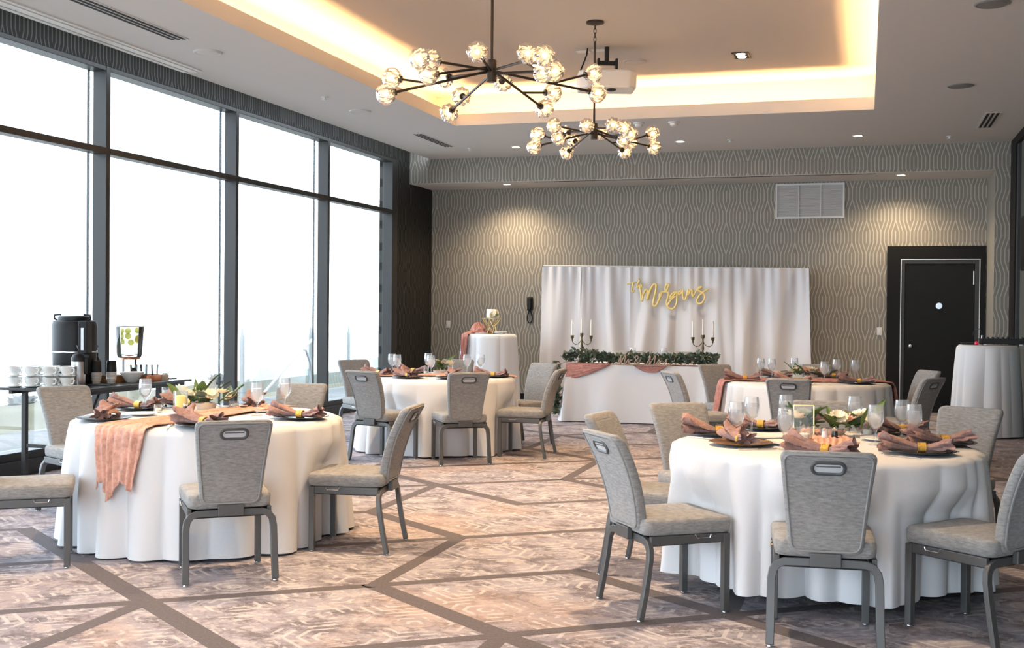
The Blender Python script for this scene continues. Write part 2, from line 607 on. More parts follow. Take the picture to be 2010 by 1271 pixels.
G().box(HX1 - .05, HX1, 16.42, 16.96, 0, ZC - .002).make('trim_1', M['black'], smooth=False, kind='structure')
G().box(HX1 - .05, HX1, 8.0, 16.42, ZC - .11, ZC - .002).make('trim_2', M['black'], smooth=False, kind='structure')
G().box(HX1 - .035, HX1, 16.24, 16.40, 0, ZC - .12).make('trim_3', M['doorframe'], smooth=False, kind='structure')
# left wall: header over the glazing, dark return by the corner
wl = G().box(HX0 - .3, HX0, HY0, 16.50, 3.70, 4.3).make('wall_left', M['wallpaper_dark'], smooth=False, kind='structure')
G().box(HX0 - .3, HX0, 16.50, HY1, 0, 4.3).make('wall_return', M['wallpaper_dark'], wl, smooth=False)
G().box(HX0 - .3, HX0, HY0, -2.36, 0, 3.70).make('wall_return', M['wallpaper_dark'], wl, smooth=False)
# main ceiling ring around the tray, stopping short of the glazing
CX0 = -6.505
ce = G()
ce.box(CX0, TX0, HY0, YS, ZC, ZC + .03).box(TX1, HX1, HY0, YS, ZC, ZC + .03)
ce.box(TX0, TX1, TY1, YS, ZC, ZC + .03).box(TX0, TX1, HY0, TY0, ZC, ZC + .03)
ceiling = ce.make('ceiling', M['paint'], smooth=False, kind='structure')
tr = G()
e = .42
tr.box(TX0 - e, TX1 + e, TY0 - e, TY1 + e, ZU, ZU + .05)
tr.box(TX0 - e - .03, TX0 - e, TY0 - e, TY1 + e, ZC + .025, ZU + .05).box(TX1 + e, TX1 + e + .03, TY0 - e, TY1 + e, ZC + .025, ZU + .05)
tr.box(TX0 - e, TX1 + e, TY1 + e, TY1 + e + .03, ZC + .025, ZU + .05).box(TX0 - e, TX1 + e, TY0 - e - .03, TY0 - e, ZC + .025, ZU + .05)
tr.make('ceiling_tray', M['tray'], smooth=False, kind='structure', label='raised ceiling tray with a glowing warm cove')
for b_ in ((TX0 - .022, TX0 + .001, TY0, TY1), (TX1 - .001, TX1 + .022, TY0, TY1), (TX0 - .02, TX1 + .02, TY1 - .001, TY1 + .022), (TX0 - .02, TX1 + .02, TY0 - .022, TY0 + .001)):
    G().box(*b_, ZC + .002, ZC + .145).make('cove_lip', M['paint'], ceiling, smooth=False)
# close the slot above the glazing
G().box(HX0, CX0 + .02, HY0, YS, 4.0, 4.05).make('ceiling_pocket', M['black'], ceiling, smooth=False)

# ------------------------------------------------------------------ windows
ys = [-2.36 + 2.36 * i for i in range(9)]
ys[-1] = 16.50
XG = HX0 - .15
for i in range(8):
    a, b_ = ys[i], ys[i + 1]
    wn = empty('window_%d' % (i + 1), (HX0, a, 0), kind='structure')
    L_ = b_ - a

    def P(name, x0_, x1_, y0_, y1_, z0_, z1_, m, bv=.004):
        G().box(x0_, x1_, y0_, y1_, z0_, z1_).make(name, m, wn, smooth=False, bevel=bv)
    P('mullion', -.15, 0, L_ - .062, L_, .2, 3.70, M['alu'])
    P('outer_fin', -.225, -.205, L_ - .05, L_ - .03, .2, 3.70, M['alu'], 0)
    if i == 7:
        P('jamb', -.15, 0, L_ - .20, L_ - .06, .2, 3.70, M['alu'])
    P('head_rail', -.15, -.001, 0, L_ - .062, 3.655, 3.70, M['alu'])
    P('transom', -.13, .004, 0, L_ - .062, 2.875, 2.935, M['alu'])
    P('sill_rail', -.15, .0, 0, L_, .0, .20, M['alu'])
    P('sill_cap', -.01, .035, 0, L_, .0, .13, M['alu'])
    P('pane', -.158, -.152, 0, L_, .2, 2.9, M['pane'], 0)
    P('pane', -.158, -.152, 0, L_, 2.91, 3.70, M['pane'], 0)

# ------------------------------------------------------------------ door
d1 = empty('door_1', (.97, HY1, 0), kind='structure', label='black door in a broad black surround')


def D(name, x0_, x1_, z0_, z1_, y0_, m, bv=.003):
    return G().box(x0_ - .97, x1_ - .97, y0_, -.001, z0_, z1_).make(name, m, d1, smooth=False, bevel=bv)


D('surround', .30, .488, 0, 2.424, -.05, M['black'])
D('surround', 1.57, 1.643, 0, 2.424, -.05, M['black'])
D('surround', .488, 1.57, 2.232, 2.424, -.05, M['black'])
D('reveal', .488, .499, 0, 2.232, -.056, M['silverline'], 0)
D('reveal', 1.559, 1.57, 0, 2.232, -.056, M['silverline'], 0)
D('reveal', .499, 1.559, 2.221, 2.232, -.056, M['silverline'], 0)
D('frame', .499, .548, 0, 2.221, -.045, M['doorframe'])
D('frame', 1.503, 1.559, 0, 2.221, -.045, M['doorframe'])
D('frame', .548, 1.503, 2.168, 2.221, -.045, M['doorframe'])
lf = D('leaf', .551, 1.50, .01, 2.165, -.03, M['door'])
D('hinge', 1.478, 1.494, 1.86, 2.06, -.05, M['silverline'])
G().lathe([(.0, .03), (.045, .03), (.05, .02), (.05, 0)], 20, T(.05, -.03, 1.555, rx=PI / 2)).make('viewer_plate', M['chrome'], d1)
kn = G().lathe([(.028, 0), (.028, .012), (.012, .02), (.012, .04), (.03, .05), (.032, .07), (.02, .085), (0, .087)], 18, T(-.34, -.03, .97, rx=PI / 2)).make('door_knob', M['steel'], d1)

# ------------------------------------------------------------------ wall fittings
ve = empty('wall_vent', (-.815, HY1, 3.11), label='white louvred return air grille high on the back wall', cat='vent')
for b_ in ((-.5, .5, .235, .262), (-.5, .5, -.262, -.235), (-.5, -.475, -.235, .235), (.475, .5, -.235, .235), (-.165, -.155, -.235, .235), (.155, .165, -.235, .235)):
    G().box(b_[0], b_[1], -.03, -.002, b_[2], b_[3]).make('frame', M['whiteplastic'], ve, smooth=False)
G().box(-.475, .475, -.006, -.002, -.235, .235).make('back_plate', M['slot'], ve, smooth=False)
slat = G().box(-.475, .475, -.004, .004, -.011, .011, T(0, 0, 0, rx=.6)).mesh('slat', M['grille'], smooth=False)
for i in range(22):
    o = link('slat', slat, ve, loc=(0, -.014, -.225 + i * .0214))
for x, z, lb in ((-6.547, 1.194, 'white wall switch plate left of the cake table'), (.201, 1.174, 'white wall switch plate beside the black door')):
    s_ = empty('light_switch', (x, HY1, z), label=lb, cat='switch')
    G().box(-.036, .036, -.008, -.001, -.058, .058).make('plate', M['whiteplastic'], s_, smooth=False, bevel=.003)
    G().box(-.016, .016, -.013, -.008, -.03, .03).make('rocker', M['china'], s_, smooth=False, bevel=.002)
ph = empty('wall_phone', (-5.15, HY1, 1.53), label='black wall phone with a looped cord left of the drapes', cat='phone')
G().box(-.045, .045, -.05, -.002, -.10, .115).make('cradle', M['blackplastic'], ph, smooth=False, bevel=.01)
G().box(-.03, .03, -.09, -.052, -.09, .105).make('handset', M['blackplastic'], ph, smooth=False, bevel=.012)
G().tube([(.0 + .045 * math.sin(t) * (1 - .5 * math.cos(t / 2) ** 4), -.03, -.20 + .10 * math.cos(t)) for t in [2 * PI * i / 24 for i in range(24)]], .009, 6, True).make('cord', M['blackplastic'], ph)

# ------------------------------------------------------------------ ceiling fittings


def disc_thing(name, loc, r, m, label, cat, group=None, ring=None):
    t = empty(name, loc, 0, label, cat, group)
    G().lathe([(r, 0), (r, -.006), (r * .9, -.012), (r * .86, -.008), (0, -.008)], 28).make('body', m, t)
    if ring:
        G().lathe([(r * .8, -.0075), (r * .8, -.011), (r * .2, -.016), (0, -.016)], 24).make('grille', ring, t)
    return t


disc_thing('ceiling_speaker', (-5.77, 9.375, ZC), .13, M['paint'], 'round white ceiling speaker over the windows, the nearer of two', 'speaker', 'ceiling speakers', M['paint'])
disc_thing('ceiling_speaker', (-5.735, 12.64, ZC), .13, M['paint'], 'round white ceiling speaker over the windows, the farther of two', 'speaker', 'ceiling speakers', M['paint'])
gm = mat('speaker_grey', (.22, .21, .2), .7)
disc_thing('ceiling_speaker', (.882, 9.40, ZC), .13, gm, 'dark round ceiling speaker in the top right corner', 'speaker', 'ceiling speakers', gm)
disc_thing('ceiling_speaker', (.898, 12.70, ZC), .13, gm, 'dark round ceiling speaker above the black door', 'speaker', 'ceiling speakers', gm)
disc_thing('ceiling_speaker', (-2.494, 12.81, ZU), .13, M['tray'], 'round flush speaker beside the projector on the raised ceiling', 'speaker', 'ceiling speakers', M['tray'])
for x, y, lb in ((-2.712, 14.263, 'left one of two white smoke detectors behind the far chandelier'), (-2.28, 14.287, 'right one of two white smoke detectors behind the far chandelier')):
    t = empty('smoke_detector', (x, y, ZC), 0, lb, 'detector', 'smoke detectors')
    G().lathe([(.07, 0), (.07, -.015), (.06, -.02)], 20).make('base', M['whiteplastic'], t)
    G().lathe([(.05, -.02), (.045, -.045), (.03, -.055), (0, -.056)], 20).make('chamber', M['whiteplastic'], t)
for x, y, lb in ((-5.734, 11.693, 'small white sprinkler cover over the third window bay'), (1.029, 16.282, 'small white sensor box on the ceiling near the right corner'), (-1.781, 15.948, 'small white sprinkler cover between two lit downlights'), (-5.5, 15.95, 'small white sprinkler cover past the far slot diffuser')):
    t = empty('sprinkler', (x, y, ZC), 0, lb, 'sprinkler')
    G().lathe([(.04, 0), (.04, -.008), (.015, -.012), (.012, -.03), (.03, -.032), (.03, -.036), (0, -.036)], 16).make('cover', M['whiteplastic'], t)


def downlight(loc, label, energy, aim=(0, 0, 0), size=1.5):
    t = empty('downlight', loc, 0, label, 'downlight', 'recessed downlights')
    G().lathe([(.075, .0), (.075, -.006), (.058, -.008), (.056, -.002)], 24, cap=False).make('trim_ring', M['whiteplastic'], t)
    G().lathe([(.056, -.003), (0, -.003)], 24, cap=False).make('lens', M['lampglow'], t)
    l = light('downlight_lamp', 'SPOT', (loc[0], loc[1], loc[2] - .03), energy, (1, .76, .5), aim, spot_size=size, spot_blend=.8, shadow_soft_size=.05)
    return t


for x, y, z, lb in ((-.122, 15.96, ZC, 'lit downlight in the ceiling above the drape, right of the far chandelier'), (-2.456, 15.94, ZC, 'lit downlight just right of the far chandelier globes'), (-4.806, 15.95, ZC, 'lit downlight just left of the far chandelier globes')):
    downlight((x, y, z), lb, 110)
downlight((-5.354, 17.30, ZS), 'lit downlight under the soffit above the cake table', 75, (.0, 0, 0), 2.5)
downlight((.46, 17.31, ZS), 'lit downlight under the soffit left of the black door', 60, (.0, 0, 0), 2.5)


def slot_diffuser(x0_, x1_, ya, yb, n, label, m=None):
    t = empty('slot_diffuser', ((x0_ + x1_) / 2, ya, ZC), 0, label, 'vent', 'ceiling slot diffusers')
    wd = x1_ - x0_
    G().box(-wd / 2 - .012, wd / 2 + .012, 0, yb - ya, -.004, -.0005).make('frame', m or M['paint'], t, smooth=False)
    for i in range(n):
        c = -wd / 2 + wd * (i + .5) / n
        G().box(c - wd / n * .27, c + wd / n * .27, .02, yb - ya - .02, -.007, -.003).make('slot', M['slot'], t, smooth=False)
    return t


slot_diffuser(-5.82, -5.66, 6.3, 8.88, 3, 'long three-slot ceiling diffuser at the top left, away from the glass')
slot_diffuser(-5.80, -5.67, 14.45, 15.72, 3, 'short three-slot ceiling diffuser before the back wall, left of the chandeliers')
slot_diffuser(1.31, 1.47, 14.49, 15.62, 3, 'short three-slot ceiling diffuser in the far right corner')
t = empty('linear_diffuser', (-6.38, 5.2, ZC), 0, 'long white stepped linear diffuser along the window edge', 'vent')
for a, b_, zz, m in ((-.11, -.06, -.012, M['whiteplastic']), (-.055, -.035, -.004, M['slot']), (-.03, .05, -.014, M['whiteplastic']), (.055, .10, -.008, M['whiteplastic'])):
    G().box(a, b_, 0, 4.9, zz, -.0005).make('rail', m, t, smooth=False)
for x, y, en in ((-1.319, 12.79, 70), (-3.6, 12.79, 70), (-1.319, 9.6, 300), (-3.62, 9.6, 300), (-1.319, 6.4, 300), (-3.62, 6.4, 300), (-1.319, 3.2, 160), (-3.62, 3.2, 160)):  # first is the known fixture, the rest are added for warm top light
    lb = 'square twin-lamp recessed spotlight in the raised ceiling' if (x, y) == (-1.319, 12.79) else 'added twin-lamp spotlight over the guest tables for warm top light'
    t = empty('twin_spotlight', (x, y, ZU), 0, lb, 'downlight', 'added twin spotlights' if 'guest' in lb else None)
    for b_ in ((-.09, .09, -.15, -.135), (-.09, .09, .135, .15), (-.09, -.075, -.135, .135), (.075, .09, -.135, .135)):
        G().box(*b_, -.01, -.0005).make('frame', M['bronze'], t, smooth=False)
    G().box(-.075, .075, -.135, .135, -.003, -.0006).make('back_plate', M['slot'], t, smooth=False)
    for k in (-.065, .065):
        G().lathe([(.05, -.004), (.045, -.012), (0, -.014)], 16, T(0, k, 0)).make('lamp', M['lampglow'], t)
    light('twin_spot_lamp', 'SPOT', (x, y, ZU - .04), en, (1, .70, .41), (0, 0, 0), spot_size=1.5, spot_blend=.95, shadow_soft_size=.07)

# ------------------------------------------------------------------ chandeliers
gl = G()
nr, nm = 11, 36
gl.grid(lambda u, v: (lambda th, ph_: (
    (.071 * (1 + .08 * math.cos(ph_ * 9 + th * 2.5))) * math.sin(th) * math.cos(ph_),
    (.071 * (1 + .08 * math.cos(ph_ * 9 + th * 2.5))) * math.sin(th) * math.sin(ph_),
    .068 * math.cos(th)))(PI * (.03 + .94 * v), 2 * PI * u), nm, nr, True)
globe_me = gl.mesh('globe', M['crystal'], smooth=False)
bulb_me = G().lathe([(0, -.02), (.013, -.012), (.016, .004), (.01, .018), (0, .022)], 10).mesh('bulb', M['bulb'])
socket_me = G().lathe([(.024, -.075), (.026, -.055), (.016, -.05), (.012, -.02), (0, -.02)], 12).mesh('socket', M['bronze'])


def chandelier(hub, globes, pairs, label):
    t = empty('chandelier', hub, 0, label, 'chandelier', 'crystal globe chandeliers')
    H = ZU - hub[2]
    G().lathe([(.085, H), (.085, H - .02), (.02, H - .035), (0, H - .035)], 24).make('canopy', M['bronze'], t)
    for i in range(4):
        z = H - .05 - .04 * i
        G().tube([(.012 * math.cos(a) * (i % 2), .012 * math.cos(a) * ((i + 1) % 2), z + .026 * math.sin(a)) for a in [2 * PI * k / 10 for k in range(10)]], .004, 5, True).make('chain_link', M['bronze'], t)
    G().lathe([(.011, .08), (.011, H - .19)], 10).make('rod', M['bronze'], t)
    G().lathe([(0, -.075), (.032, -.075), (.036, -.07), (.036, .075), (.03, .08), (0, .08)], 20).make('hub', M['bronze'], t)
    for q in pairs:
        p0 = Vector(globes[q[0]])
        dirn = p0.normalized()
        st = Vector((dirn.x * .03, dirn.y * .03, random.uniform(-.03, .03)))
        G().tube([st, p0 - dirn * .055], .0095, 8).make('arm', M['bronze'], t)
        for k, j in enumerate(q):
            pj = Vector(globes[j])
            if k:
                bs = st + (p0 - st) * .55
                dj = (pj - bs).normalized()
                G().tube([bs, pj - dj * .055], .0085, 8).make('arm', M['bronze'], t)
            else:
                dj = dirn
            gb = link('globe', globe_me, t, loc=pj)
            gb.rotation_euler = dj.to_track_quat('Z', 'Y').to_euler()
            link('bulb', bulb_me, gb)
            link('socket', socket_me, gb)
    return t


G1 = [(-0.6, -0.48, -0.22), (-0.62, -0.33, -0.08), (-0.29, -0.65, -0.03), (-0.25, -0.54, -0.02), (-0.33, -0.38, -0.08), (-0.49, 0.37, 0.05), (0.04, -0.44, 0.04), (0.38, -0.4, 0.02), (0.52, -0.49, -0.02), (0.42, -0.16, -0.06), (0.51, -0.19, -0.06), (0.61, 0.52, 0.06), (0.65, 0.5, -0.09), (0.28, 0.63, -0.05), (0.17, 0.79, -0.14), (-0.1, 0.59, 0.04), (-0.54, 0.61, -0.17), (-0.42, 0.55, -0.06)]
G2 = [(-0.48, -0.42, -0.19), (-0.45, -0.4, -0.07), (-0.25, -0.56, -0.02), (-0.27, -0.31, -0.1), (-0.37, 0.33, 0.05), (-0.31, 0.45, -0.01), (-0.39, 0.47, -0.13), (0.01, -0.35, -0.0), (-0.04, 0.51, 0.06), (0.26, -0.35, -0.0), (0.38, -0.41, -0.04), (0.39, -0.17, -0.06), (0.29, 0.01, -0.09), (0.18, 0.62, -0.12), (0.5, 0.38, 0.02), (0.51, 0.43, -0.11), (0.27, 0.51, -0.03)]
chandelier((-2.541, 7.821, 3.124), G1, [(0, 1), (2, 3), (4,), (5,), (6,), (8, 7), (10, 9), (12, 11), (14, 13), (15,), (16, 17)], 'larger nearer chandelier of faceted glass globes on dark bronze arms')
chandelier((-2.521, 10.963, 3.167), G2, [(0, 1), (2, 3), (4,), (6, 5), (7,), (8,), (10, 9), (12, 11), (13, 16), (15, 14)], 'farther chandelier of glowing glass globes hanging below the projector')

# ------------------------------------------------------------------ projector
pj = empty('projector', (-2.64, 12.05, 3.76), .32, 'white projector hung from the raised ceiling on a black mount', 'projector')
body = [(-.30, -.12), (-.22, -.20), (.22, -.20), (.30, -.12), (.30, .2), (-.30, .2)]
g = G()
g.add([(x, y, .0) for x, y in body] + [(x * 1.02, y * 1.02, .19) for x, y in body], [tuple(reversed(range(6))), tuple(range(6, 12))] + [(i, (i + 1) % 6, 6 + (i + 1) % 6, 6 + i) for i in range(6)])
g.make('body', M['whiteplastic'], pj, smooth=False, bevel=.02)
G().lathe([(.05, .03), (.05, -.012), (.035, -.02), (0, -.015)], 20, T(.04, -.1, 0)).make('lens', M['blackplastic'], pj)
G().lathe([(.012, .0), (.012, .006), (0, .006)], 12, T(-.2, -.2, .07, rx=PI / 2)).make('sensor', M['blackplastic'], pj)
G().box(-.11, .13, -.08, .1, .19, .215).make('mount_plate', M['blackplastic'], pj, smooth=False, bevel=.005)
for x in (-.09, .1):
    G().box(x - .012, x + .012, -.06, .06, .215, .33, T(0, 0, 0)).make('mount_bracket', M['blackplastic'], pj, smooth=False)
G().box(-.09, .1, -.02, .02, .27, .31).make('crossbar', M['blackplastic'], pj, smooth=False)
G().lathe([(.025, .30), (.025, .4595)], 14).make('mount_pole', M['blackplastic'], pj)
G().tube([(-.2, .05, .455), (-.21, .03, .38), (-.24, .0, .3), (-.28, .0, .2)], .009, 6).make('cable', M['blackplastic'], pj)
for x, y, lb in ((-2.93, 12.19, 'left of two white cover plates above the projector'), (-2.755, 12.16, 'right of two white cover plates above the projector')):
    G().box(-.07, .07, -.05, .05, -.008, -.0005).make('ceiling_plate', M['whiteplastic'], None, smooth=False, bevel=.002, loc=(x, y, ZU), label=lb, cat='cover plate', group='cover plates')

# ------------------------------------------------------------------ chairs


def back_y(z):
    t = max(0.0, (z - .40) / .465)
    return -.205 - .045 * t - .115 * t ** 2.2


def rsuper(w_, h_, r, n=6):
    """rounded rectangle outline centred on the origin"""
    pts = []
    for cx_, cy_, a0 in ((w_ / 2 - r, h_ / 2 - r, 0), (-w_ / 2 + r, h_ / 2 - r, PI / 2), (-w_ / 2 + r, -h_ / 2 + r, PI), (w_ / 2 - r, -h_ / 2 + r, 1.5 * PI)):
        for i in range(n + 1):
            a = a0 + PI / 2 * i / n
            pts.append((cx_ + r * math.cos(a), cy_ + r * math.sin(a)))
    return pts


def chair_proto():
    t = empty('banquet_chair', (0, 0, 0), 0, 'x', 'chair', 'grey banquet chairs')
    # seat cushion: stacked rounded outlines
    g = G()
    rings = []
    for wd, dp, z in ((.415, .425, .388), (.445, .455, .395), (.452, .462, .412), (.454, .464, .442), (.448, .458, .456), (.434, .444, .463), (.36, .37, .467), (.12, .13, .469)):
        rings.append([(x * (1 - .06 * (-y / .23 if y < 0 else 0)), y + .018, z) for x, y in rsuper(wd, dp, .042 if z < .46 else .038, 5)])
    n = len(rings[0])
    v = [p for r in rings for p in r]
    f = [(k * n + i, k * n + (i + 1) % n, (k + 1) * n + (i + 1) % n, (k + 1) * n + i) for k in range(len(rings) - 1) for i in range(n)]
    f += [tuple(reversed(range(n))), tuple((len(rings) - 1) * n + i for i in range(n))]
    g.add(v, f).make('seat', M['fabric'], t, angle=60)
    # backrest: curved, tapered slab with rounded corners, built row by row
    def rows_of(inset):
        zb, zt, rc = .405 + inset, .865 - inset, .034
        ds = [0, .08, .3, .62, 1.0]
        zs = [zb + rc * q for q in ds] + [zb + rc + (zt - zb - 2 * rc) * q / 11 for q in range(1, 11)] + [zt - rc * q for q in reversed(ds)]
        out_ = []
        for z in zs:
            hw = .155 + .045 * ((z - .405) / .46) - inset
            d_ = min(z - zb, zt - z, rc)
            hw -= rc - math.sqrt(max(0, rc * rc - (rc - d_) ** 2))
            out_.append((hw, z))
        return out_

    def bp(x, z, off):
        return (x, back_y(z) + off + .012 * (abs(x) / .2) ** 2, z)

    def back_ring(inset, off):
        rw = rows_of(inset)
        return [bp(hw, z, off) for hw, z in rw] + [bp(-hw, z, off) for hw, z in reversed(rw)]
    rings = [back_ring(.03, .030), back_ring(.008, .028), back_ring(0, .018), back_ring(0, -.012), back_ring(.006, -.020), back_ring(.022, -.022)]
    g = G()
    v = [p for r in rings for p in r]
    n = len(rings[0])
    f = [(k * n + i, k * n + (i + 1) % n, (k + 1) * n + (i + 1) % n, (k + 1) * n + i) for k in range(len(rings) - 1) for i in range(n)]
    g.add(v, f)

    def face_fill(inset, off, flip):
        rw = rows_of(inset)
        cols = 7
        vv, ff = [], []
        for r, (hw, z) in enumerate(rw):
            for c in range(cols):
                x = -hw + 2 * hw * c / (cols - 1)
                edge_ = c in (0, cols - 1) or r in (0, len(rw) - 1)
                bul = 0 if edge_ else .006 * (1 - (x / .2) ** 2) * (1 if off > 0 else -.3)
                vv.append(bp(x, z, off + bul))
        for r in range(len(rw) - 1):
            for c in range(cols - 1):
                q = (r * cols + c, r * cols + c + 1, (r + 1) * cols + c + 1, (r + 1) * cols + c)
                ff.append(q if flip else tuple(reversed(q)))
        g.add(vv, ff)
    face_fill(.03, .030, False)
    face_fill(.022, -.022, True)
    bk = g.make('backrest', M['fabric'], t, angle=60)
    G().tube(back_ring(.014, -.023), .0055, 6, True).make('piping', M['piping'], bk)
    # grip in the back
    zc = .795
    def gp(x, z, off):
        return (x, back_y(zc + z) + off + .012 * (abs(x) / .2) ** 2, zc + z)
    ol = rsuper(.132, .050, .0245, 6)
    G().tube([gp(x, z, -.024) for x, z in ol], .0085, 8, True).make('grip', M['plastic'], bk)
    ol = rsuper(.122, .040, .0195, 6)
    g = G()
    g.add([gp(x, z, -.0265) for x, z in ol], [tuple(range(len(ol)))])
    g.make('grip_well', M['gripwell'], bk, smooth=False)
    G().box(-.05, .05, back_y(zc) - .031, back_y(zc) - .022, zc + .004, zc + .016).make('grip_lip', M['plastic'], bk, smooth=False)
    # legs
    for s_ in (-1, 1):
        path = [(.231, -.245, .008), (.229, -.222, .12), (.228, -.205, .22), (.227, -.196, .285), (.220, -.192, .325), (.200, -.19, .352), (.170, -.19, .363), (.0, -.19, .366)]
        G().tube([(s_ * a, b_, c) for a, b_, c in path], 0, rect=(.036, .026), up=(0, 1, 0)).make('leg', M['chairmetal'], t, bevel=.003, angle=50)
        G().box(s_ * .207 - .017, s_ * .207 + .017, .202, .236, .008, .385).make('leg', M['chairmetal'], t, smooth=False, bevel=.003)
        G().box(s_ * .207 - .011, s_ * .207 + .011, -.185, .208, .345, .388).make('side_rail', M['chairmetal'], t, smooth=False, bevel=.003)
        for yy, xx in ((-.247, .231), (.22, .207)):
            G().lathe([(.011, 0), (.013, .003), (.011, .009)], 10, T(s_ * xx, yy, 0)).make('glide', M['chrome'], t)
        xo = s_ * .226
        G().tube([(s_ * .218, .13, .388), (xo, .128, .384), (xo, .122, .371), (xo, .055, .371), (xo, .048, .384), (s_ * .218, .046, .388)], .003, 6).make('gang_bracket', M['chrome'], t)
    G().box(-.196, .196, .206, .232, .345, .388).make('front_rail', M['chairmetal'], t, smooth=False, bevel=.003)
    G().box(-.19, .19, -.18, .2, .337, .352).make('seat_pan', M['blackplastic'], t, smooth=False)
    G().box(-.066, .066, -.236, -.206, .352, .412).make('back_bracket', M['chairmetal'], t, smooth=False, bevel=.004)
    return t


chair0 = chair_proto()
chairs_used = []
CH = [
    (-3.315, 5.59, 37.7, 'grey chair with its back to us at the front left table'),
    (-2.95, 6.51, 98, 'grey chair side-on at the right of the front left table'),
    (-4.50, 5.46, -54, 'grey chair cut by the left edge of the photo, only seat and legs showing'),
    (-5.237, 6.962, -114.8, 'chair facing us in front of the coffee console, left of the front left table'),
    (-4.078, 7.745, -171, 'chair facing us behind the front left table, its top seen above the plates'),
    (-4.385, 10.28, -16, 'chair with its back to us at the left of the back left table'),
    (-3.665, 10.40, 33, 'chair with its back to us at the middle of the back left table'),
    (-3.21, 11.10, 92, 'side-on chair at the right of the back left table, nearer of two'),
    (-3.52, 11.98, 150, 'pale chair at the right of the back left table, farther of two'),
    (-4.42, 12.35, -165, 'chair facing us behind the back left table, left of the cake table'),
    (-5.25, 11.83, -127, 'chair facing us by the last window at the back left table'),
    (-.17, 5.40, 5, 'nearest grey chair with its back to us at the front right table'),
    (-.93, 5.68, -53, 'grey chair seen from behind-left at the left of the front right table'),
    (-1.10, 6.43, -98, 'chair mostly hidden behind the left chair of the front right table'),
    (-.93, 7.10, -143, 'chair facing us at the far left of the front right table'),
    (-.267, 7.579, 180, 'chair facing us straight behind the front right table'),
    (.488, 7.451, 154, 'chair facing us at the far right of the front right table'),
    (.515, 5.70, 50, 'grey chair cut by the right edge of the photo at the front right table'),
    (-.615, 10.80, -4, 'dark grey chair with its back to us at the back right table'),
    (-1.365, 12.563, -142, 'warm-lit chair facing us between the sweetheart table and the back right table'),
    (-1.50, 11.33, -58, 'chair seen from behind at the left of the back right table, against the white cloth'),
    (-.541, 13.05, 179, 'chair facing us behind the back right table in front of the drape edge'),
    (.30, 11.30, 60, 'nearer of two chairs right of the back right table before the black door'),
    (.33, 12.45, 118, 'farther of two chairs right of the back right table before the black door'),
    (-3.243, 16.26, 180, 'left one of two chairs behind the sweetheart table garland'),
    (-2.523, 16.24, 180, 'right one of two chairs behind the sweetheart table garland'),
]
for x, y, a, lb in CH:
    place(chair0, chairs_used, (x, y, 0), math.radians(a), lb)

# ------------------------------------------------------------------ draped tables


def round_cloth(name, c, R, H, folds, seed, label, amp=.05, flare=.05, hem=.012):
    rnd = random.Random(seed)
    t = empty(name, (c[0], c[1], 0), 0, label, 'table', 'white-clothed tables')
    near = [(q[0], q[1], math.radians(q[2]), 0) for q in CH if math.hypot(q[0] - c[0], q[1] - c[1]) < R + .42]
    ph1, ph2, ph3 = [rnd.uniform(0, 6.28) for _ in range(3)]
    nu, nv = 420, 36

    m1, m2 = rnd.randint(3, 4), rnd.randint(5, 7)

    def fold(a, k):
        # rounded pleats with creased valleys, irregularly spaced and of uneven depth
        ph_ = folds * a + 1.5 * math.sin(m1 * a + ph1) + .9 * math.sin(m2 * a + ph2) + .35 * (k - .5) * math.sin(m1 * a + ph3)
        dp = .62 + .38 * math.sin(m2 * a + ph3 + 1.3 * math.sin(2 * a + ph1))
        return 1 - dp * (1 - abs(math.cos(ph_ / 2)) ** .85)

    def fn(u, v):
        a = 2 * PI * u
        if v < .18:
            r = R * (v / .18) * .995
            return (r * math.cos(a), r * math.sin(a), H)
        k = (v - .18) / .82
        # rounded edge
        drop = k * (H - hem)
        edge = min(1, drop / .03)
        r = R * .995 + .006 * math.sin(edge * PI / 2) + flare * k ** .8 + amp * (fold(a, k) - 1) * k ** .5 + amp * .45 * k ** .5
        z = H - drop - (.004 if k > 0 else 0) * edge
        if k > .98:
            z += .012 * (1 + math.sin(4 * a + ph2)) * .5
        # cloth pushed in where a chair stands against it
        for cx_, cy_, ca, _ in near:
            if z > .62:
                break
            re_ = r - amp * (fold(a, k) - 1) * k ** .5
            px, py = c[0] + re_ * math.cos(a) - cx_, c[1] + re_ * math.sin(a) - cy_
            lx = px * math.cos(ca) + py * math.sin(ca)
            ly = -px * math.sin(ca) + py * math.cos(ca)
            if -.3 < ly < .262 and abs(lx) < .34:
                wt = max(0, min(1, (.34 - abs(lx)) / .10)) * max(0, min(1, (.62 - z) / .13))
                cs_ = max(.5, -(math.cos(a) * -math.sin(ca) + math.sin(a) * math.cos(ca)))
                r -= (.262 - ly) / cs_ * wt
        return (r * math.cos(a), r * math.sin(a), z)
    G().grid(fn, nu, nv, True).make('tablecloth', M['cloth'], t, angle=70)
    G().lathe([(0, H - .035), (R * .93, H - .045), (R * .93, H - .012), (0, H - .012)], 48).make('tabletop', M['tablelam'], t)
    G().lathe([(.28, .0), (.28, .03), (.05, .06), (.05, H - .05)], 16).make('pedestal', M['tablelam'], t)
    return t


